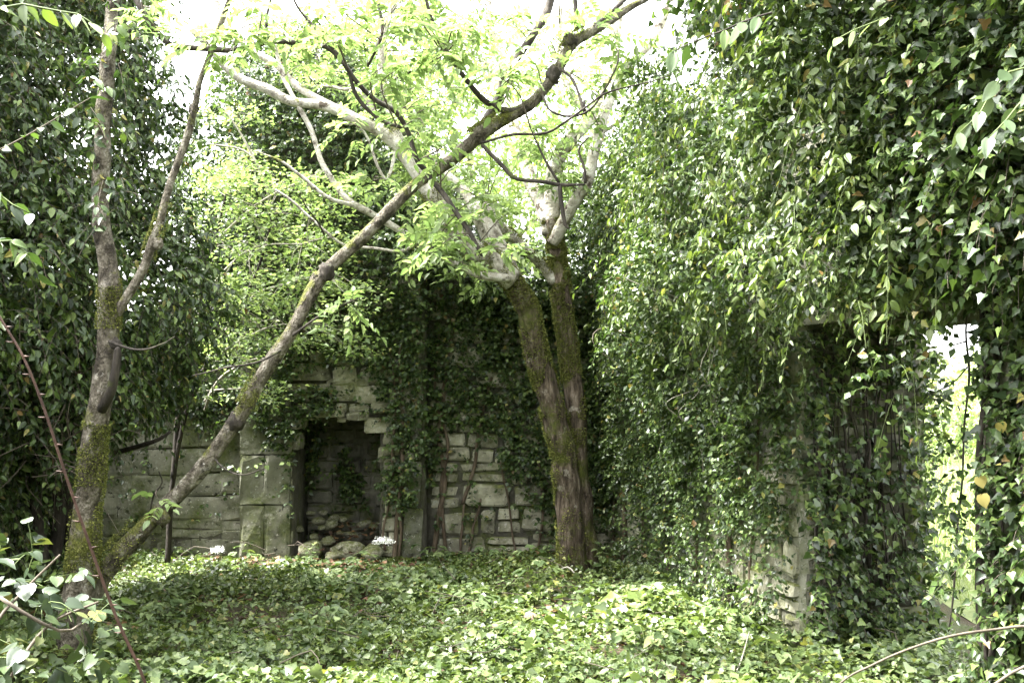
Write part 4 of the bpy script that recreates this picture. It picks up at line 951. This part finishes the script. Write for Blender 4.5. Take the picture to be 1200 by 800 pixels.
# leaf litter by the hearth and at wall feet
x, y = gcx(9000, 4); w = np.exp(-((x + 1.3) / 1.5) ** 2 - ((y - 9.0) / .45) ** 2) + .22; k = rng.random(len(x)) < w; x, y = x[k], y[k]
xx = np.r_[x, rng.uniform(-1.95, -1.25, 160)]; yy = np.r_[y, rng.uniform(9.0, 9.7, 160)]; zz = gz(xx, yy) + .02 + np.where(yy > 9.1, (yy - 9.1) * .42 + .05, 0) * (np.abs(xx + 1.6) < .4) + rng.uniform(0, .03, len(xx)); n = len(xx)
lt = leaves('leaf_litter', None, M['dead'], T_KITE, np.stack([xx, yy, zz], -1), nz(UP + rng.normal(0, .3, (n, 3))), nz(rng.normal(0, 1, (n, 3)) * np.array([1, 1, .2])), .055 * rng.uniform(.6, 1.4, n))
tag(lt, 'brown fallen leaves around the hearth and wall feet', 'dead leaves', kind='stuff')

bag = Bag()
for k in range(150):
    x0, y0 = gcx(1, 4.8)
    if len(x0) == 0: continue
    a_ = random.uniform(0, 6.3); L_ = random.uniform(.12, .5); c = np.array([x0[0], y0[0], float(gz(x0[0], y0[0])) + random.uniform(.02, .16)]); d = np.array([math.cos(a_), math.sin(a_), random.uniform(-.15, .3)]) * L_
    bag.tube(spline(np.array([c, c + d * .5 + rng.normal(0, .03, 3), c + d]), 5), [.004, .002], 4)
tw = bag.build('fallen_twigs', M['twig'], None, 'stuff'); tag(tw, 'thin dead twigs and runners scattered through the weeds', 'twigs')

def weed_proto(name, kind):
    """unit plants about 0.3 m tall standing at the origin"""
    e = empty(name, (0, 0, 0)); stems = []
    if kind == 'nettle':
        for s in range(3):
            a = rng.uniform(0, 6.3); lean = np.array([math.cos(a), math.sin(a), 0]) * .10
            h = rng.uniform(.22, .36); t = np.linspace(0, 1, 5)[:, None]
            tube('stalk', lean * t ** 1.5 + UP * h * t, [.0035, .002], M['twig_green'], e, 5, .08)
            for q in range(5):
                tt = .3 + .7 * q / 4; c = lean * tt ** 1.5 + UP * h * tt; ph = q * 1.57 + a
                for sgn in (0, math.pi):
                    d = np.array([math.cos(ph + sgn), math.sin(ph + sgn), -.15])
                    leaves('x', e, M['weed'], T_HEART, [c + d * .01], [UP + .25 * d + rng.normal(0, .12, 3)], [d], [.085 - .035 * tt], parts=1)
    else:
        for s in range(5):
            a = s * 1.256 + rng.uniform(-.3, .3); d = np.array([math.cos(a), math.sin(a), 0]); h = rng.uniform(.16, .30); rr = rng.uniform(.08, .18)
            pts = np.array([[0, 0, 0], d * rr * .5 + UP * h * .8, d * rr + UP * h]); tube('stalk', spline(pts, 5), [.003, .002], M['twig_green'], e, 5, raw=True)
            c = pts[-1]
            for b in (-1.1, 0, 1.1):
                dd = np.array([math.cos(a + b), math.sin(a + b), -.2])
                leaves('x', e, M['weed'], T_HEART, [c], [UP + .2 * d + rng.normal(0, .12, 3)], [dd], [rng.uniform(.07, .10)], parts=1)
    return e
# parts were made with matrix_basis directly: proto roots sit at the origin, so copies only need a new root matrix
def copy_tree(root):
    r = root.copy(); col.objects.link(r)
    for ch in list(root.children):
        c = ch.copy(); col.objects.link(c); c.parent = r
    return r
def in_vis(x, y):
    a = 600 + F * x / y; b = 454 + F * CZ / y; return 0 < a < 1200 and b < 840
nspots = [(x_, y_) for (x_, y_) in [(-2.3, 8.6), (-1.75, 8.75), (-1.3, 8.6), (-.7, 8.9), (-.2, 8.7), (.3, 8.9), (.75, 8.3), (.95, 7.6), (.2, 7.6), (-.9, 7.4), (-1.6, 7.6), (-2.6, 7.8), (-2.2, 6.6), (-1.2, 6.4), (-.3, 6.6), (.5, 6.5), (1.1, 6.6), (1.35, 6.2), (-1.9, 5.7), (-1.0, 5.6), (-.1, 5.7), (.8, 5.8), (1.4, 5.4)]]
PLw = [weed_proto('nettle', 'nettle'), weed_proto('nettle', 'nettle'), weed_proto('bramble_seedling', 'bramble'), weed_proto('bramble_seedling', 'bramble')]
LB = {'nettle': ('upright nettle with paired heart-shaped leaves rising above the carpet of weeds', 'nettles standing out of the ground cover'),
      'bramble_seedling': ('low bramble seedling with broad three-part leaves among the weeds', 'bramble seedlings in the ground cover')}
used = set()
for i, (x_, y_) in enumerate(nspots * 2):
    pr0 = PLw[random.randrange(4)]
    if i >= len(nspots): x_, y_ = x_ + rng.normal(0, .35), y_ + rng.normal(0, .35)
    if not (inside(np.array(x_), np.array(y_)) and in_vis(x_, y_)): continue
    r = pr0 if pr0.name not in used else copy_tree(pr0)
    used.add(pr0.name) if r is pr0 else None
    nm = r.name.split('.')[0]; lb = LB[nm]
    tag(r, lb[0], 'weed', lb[1])
    r.location = (x_, y_, float(gz(x_, y_)) - .01); s = random.uniform(.55, 1.0); r.scale = (s, s, s * random.uniform(.8, 1.2)); r.rotation_euler = (0, 0, random.uniform(0, 6.3))

# ---- two white flower heads before the hearth
def umbel(c, base, r, label):
    e = empty('white_umbel', base, label, 'flower')
    mid = (c + base) / 2 + np.array([.02, 0, .05])
    tube('stalk', np.array([base, mid, c]), [.004, .003], M['twig_green'], e, 6, .05)
    Ps = []
    for k in range(14):
        a = k * 2.4; rr = r * math.sqrt(k / 14); q = c + np.array([math.cos(a) * rr, math.sin(a) * rr, .04 - .25 * rr])
        tube('ray', np.array([c, (c + q) / 2 + UP * .005, q]), [.0015, .001], M['twig_green'], e, 4, .02); Ps.append(q)
        pp = q + rng.normal(0, .012, (22, 3)); 
        leaves('floret', e, M['petal'], T_KITE, pp, nz(UP + rng.normal(0, .4, (22, 3)) - np.array([0, .5, 0])), nz(rng.normal(0, 1, (22, 3))), np.full(22, .014), kind=None)
    return e
b = P(385, 675, 8.6); b[2] = 0; umbel(P(449, 637, 8.7), b, .085, 'white flower head on a slanting stalk before the fireplace')
b = P(258, 672, 8.8); b[2] = 0; umbel(P(254, 648, 8.8), b, .05, 'small white flower head low down left of the stone jamb')

# ---- canes and dead sticks
bc = PP([(-60, 270, 2.45), (0, 372, 2.45), (28, 420, 2.45), (52, 480, 2.45), (78, 560, 2.45), (104, 635, 2.45), (135, 720, 2.45), (170, 800, 2.45), (190, 880, 2.45)])
ca = empty('bramble_cane', bc[-1] * np.array([1, 1, 0]), 'thorny reddish bramble cane arching down across the left foreground', 'bramble')
o, q = tube('cane', np.vstack([bc, [bc[-1] * np.array([1, 1, 0]) + np.array([.1, 0, 0])]]), [.0025, .003, .0034, .0036, .0038, .004, .004, .004], M['cane'], ca, 8, .03, .1, 30, 1)
for k in range(6, len(q) - 6, 3):
    s = 1 if k % 2 else -1; d = nz(np.array([s * .9, -.3, -.2 + .5 * random.random()]))
    tube('thorn', np.array([q[k] + d * .005, q[k] + d * .010, q[k] + d * .021]), [.0035, .0022, .0004], M['cane'], ca, 5, raw=True)
s1 = PP([(985, 800, 3.5), (1020, 780, 3.4), (1060, 762, 3.4), (1110, 746, 3.4), (1160, 738, 3.4), (1215, 735, 3.4), (1290, 760, 3.4)]); s1 = np.vstack([[s1[0] + np.array([-.45, .4, -.6])], [s1[0] + np.array([-.15, .12, -.22])], s1])
st = empty('bare_cane', s1[0], 'bare brown cane arching in from the right bottom edge', 'cane'); tube('cane', s1, [.002, .003, .004, .004, .005, .005, .005], M['twig'], st, 7, .04, .1, 20, 2)
s2 = PP([(1150, 812, 3.0), (1175, 795, 3.0), (1200, 781, 3.0), (1260, 765, 3.0)])
st = empty('bare_cane', s2[0], 'short bare cane crossing the bottom right corner', 'cane'); tube('cane', s2, [.004, .005, .005], M['twig'], st, 7, .04, .1, 20, 3)
s3 = PP([(655, 668, 8.0), (665, 664, 7.95), (674, 672, 7.9), (682, 686, 7.9)])
st = empty('dead_stick', s3[-1], 'curved pale dead stick leaning at the foot of the ash', 'stick'); tube('stick', s3, [.006, .008, .008, .006], M['twig_pale'], st, 7, .04, .1, 20, 4)
s4 = PP([(878, 740, 5.6), (868, 775, 5.3), (855, 800, 5.1)])
st = empty('dead_stick', s4[-1], 'thin pale stick lying among broad leaves right of centre', 'stick'); tube('stick', s4, [.003, .004, .003], M['twig_pale'], st, 6, .04, .1, 20, 4)

# ---- foreground ivy at the bottom left
fi = empty('ivy_bush', (-1.45, 2.9, 0), 'broad glossy ivy leaves close by in the bottom left corner', 'ivy')
bl = [(P(10, 715, 3.0), (.18, .2, .17)), (P(50, 775, 3.0), (.14, .2, .13)), (P(-60, 760, 2.9), (.25, .25, .25)), (P(75, 715, 3.1), (.10, .12, .08))]
stems = []; pt, nt_ = scatter_blobs(bl, 100, .5, 95)
A = shoots(pt, nt_, 4, .14, .4, .056, lface=.3, lup=.9, stems=stems)
leaves('foliage', fi, M['broad_ivy'], T_HEART, *A, parts=260)
stem_mesh('shoots', fi, M['twig_green'], stems, .0018)
for k, pts in enumerate([[(-20, 860, 2.8), (20, 780, 2.8), (60, 730, 2.9), (115, 705, 2.9)], [(-40, 850, 2.8), (-10, 740, 2.8), (30, 690, 2.9), (70, 650, 2.9)], [(0, 700, 2.8), (40, 725, 2.8), (75, 740, 2.85), (95, 730, 2.9)]]):
    tube('stem', PP(pts), [.006, .005, .003], M['twig'], fi, 6, .04, .1, 20, k)

# ---- sprays reaching in from the edges of the view
def spray(name, label, pts, Y, mat, size, k, catg='branch', tpl=T_OVAL, aspect=.8, tw='twig_green', down=.5):
    p = PP(pts, Y); e = empty(name, p[0], label, catg)
    o, q = tube('stem', p, [.0035, .0025, .0014], M[tw], e, 6, .04, .1, 20, 5)
    i = np.linspace(len(q) * .15, len(q) - 1, k).astype(int); c = q[i]
    tg = nz(np.gradient(q, axis=0))[i]; side = nz(np.cross(tg, UP)) * np.where(np.arange(k) % 2, 1, -1)[:, None]
    tip = nz(tg * .5 + side * .6 - UP * down + rng.normal(0, .25, (k, 3)))
    leaves('x', e, M[mat], tpl, c, nz(UP * .7 + np.array([0, -.6, 0]) + rng.normal(0, .3, (k, 3))), tip, size * rng.uniform(.75, 1.2, k), parts=k, aspect=aspect)
spray('leafy_spray', 'pale silvery leaves reaching in at the upper right edge', [(1260, 90), (1200, 80), (1170, 95), (1150, 130), (1125, 155)], 2.6, 'pale', .075, 9)
spray('leafy_spray', 'pale leaf cluster hanging below the upper one at the right edge', [(1260, 60), (1205, 110), (1180, 140), (1160, 160)], 2.5, 'pale', .06, 7)
spray('leafy_spray', 'dark bluish leaves dangling from a twig at the top right of centre', [(905, 15), (880, 22), (850, 35), (815, 48), (790, 60)], 3.0, 'ivy', .075, 9, tpl=T_NARROW, aspect=1.2, tw='bark_dark', down=.9)
spray('leafy_spray', 'bright green round leaves lit against the top right ivy', [(1040, 20), (1015, 30), (990, 40), (975, 55)], 3.6, 'ash', .06, 6)
spray('leafy_spray', 'light green twig with curling leaves in the top left corner', [(-30, 20), (20, 5), (60, 12), (95, 18), (120, 40)], 2.5, 'ivy_light', .055, 11)
spray('leafy_spray', 'pale twig with leaves crossing the dark evergreen at the left edge', [(-20, 185), (20, 165), (55, 145), (105, 115)], 3.6, 'ivy', .055, 9, tw='twig')
spray('leafy_spray', 'glossy pale leaves poking in at the left edge halfway up', [(-30, 300), (0, 280), (25, 290), (45, 320)], 2.6, 'ivy', .05, 9)
spray('leafy_spray', 'glossy leaves in the left edge above the pale cluster', [(-30, 210), (-5, 225), (15, 240), (35, 250)], 2.6, 'ivy', .06, 6)
spray('leafy_spray', 'fresh green tip dangling over the doorway lintel', [(1085, 330), (1060, 345), (1030, 360), (1005, 378)], 4.4, 'ivy_light', .075, 11)
spray('leafy_spray', 'fresh green shoot hanging over the right end of the lintel', [(1150, 340), (1125, 352), (1105, 368), (1090, 385)], 4.3, 'ivy_light', .075, 9)

# ================================================================ OUTSIDE
def bush(name, label, blobs, dens, size, mat, trunk, cat_='bush', tpl=T_KITE, group=None, k=8, L=.3):
    base = np.array(trunk); e = empty(name, base, label, cat_, group)
    pt, nt_ = scatter_blobs(blobs, dens, .45, 7, .4, 1.2)
    leaves('crown', e, M[mat], tpl, *shoots(pt, nt_, k, L, .4, size))
    c0 = np.array(blobs[0][0]); o, q = tube('trunk', np.array([base, (base + c0) / 2 + np.array([.1, 0, 0]), c0]), [.10, .08, .04], M['bark_grey'], e, 9, .15, .1, 5, 3)
    for (c, r) in blobs[1:]:
        c = np.array(c); tube('branch', np.array([q[len(q)//2], (q[len(q)//2] + c) / 2 + np.array([0, 0, .15]), c]), [.05, .035, .015], M['bark_grey'], e, 7, .15, .1, 5, 4)
bush('hedge_bush', 'bright leafy bush out in the field seen through the doorway', [((7.0, 15.6, 1.3), (1.0, .9, .7)), ((6.2, 15.2, .9), (.7, .6, .5)), ((8.0, 16.2, 1.2), (.9, .8, .7))], 45, .085, 'far', (7.0, 15.7, 0.4))
bush('background_tree', 'hazy pale-green tree beyond the end wall at the top centre', [((-.6, 14.5, 5.2), (1.6, 1.2, 1.1)), ((-2.2, 15, 6.3), (1.5, 1.2, 1.0)), ((-1.4, 14.8, 4.2), (1.2, 1, .8)), ((.6, 14.6, 4.3), (1.0, .9, .7))], 26, .11, 'far', (-1.0, 14.8, 0), 'tree')
x = rng.uniform(3.3, 9, 15000); y = rng.uniform(5.2, 14, 15000); n = len(x)
gr = leaves('grass', None, M['grass'], T_BLADE, np.stack([x, y, meadow_z(x, y)], -1), nz(rng.normal(0, 1, (n, 3)) * np.array([1, 1, .1])), nz(UP + rng.normal(0, .3, (n, 3))), .32 * rng.uniform(.5, 1.3, n), aspect=.5)
tag(gr, 'rough meadow grass outside the doorway', 'grass', kind='stuff')
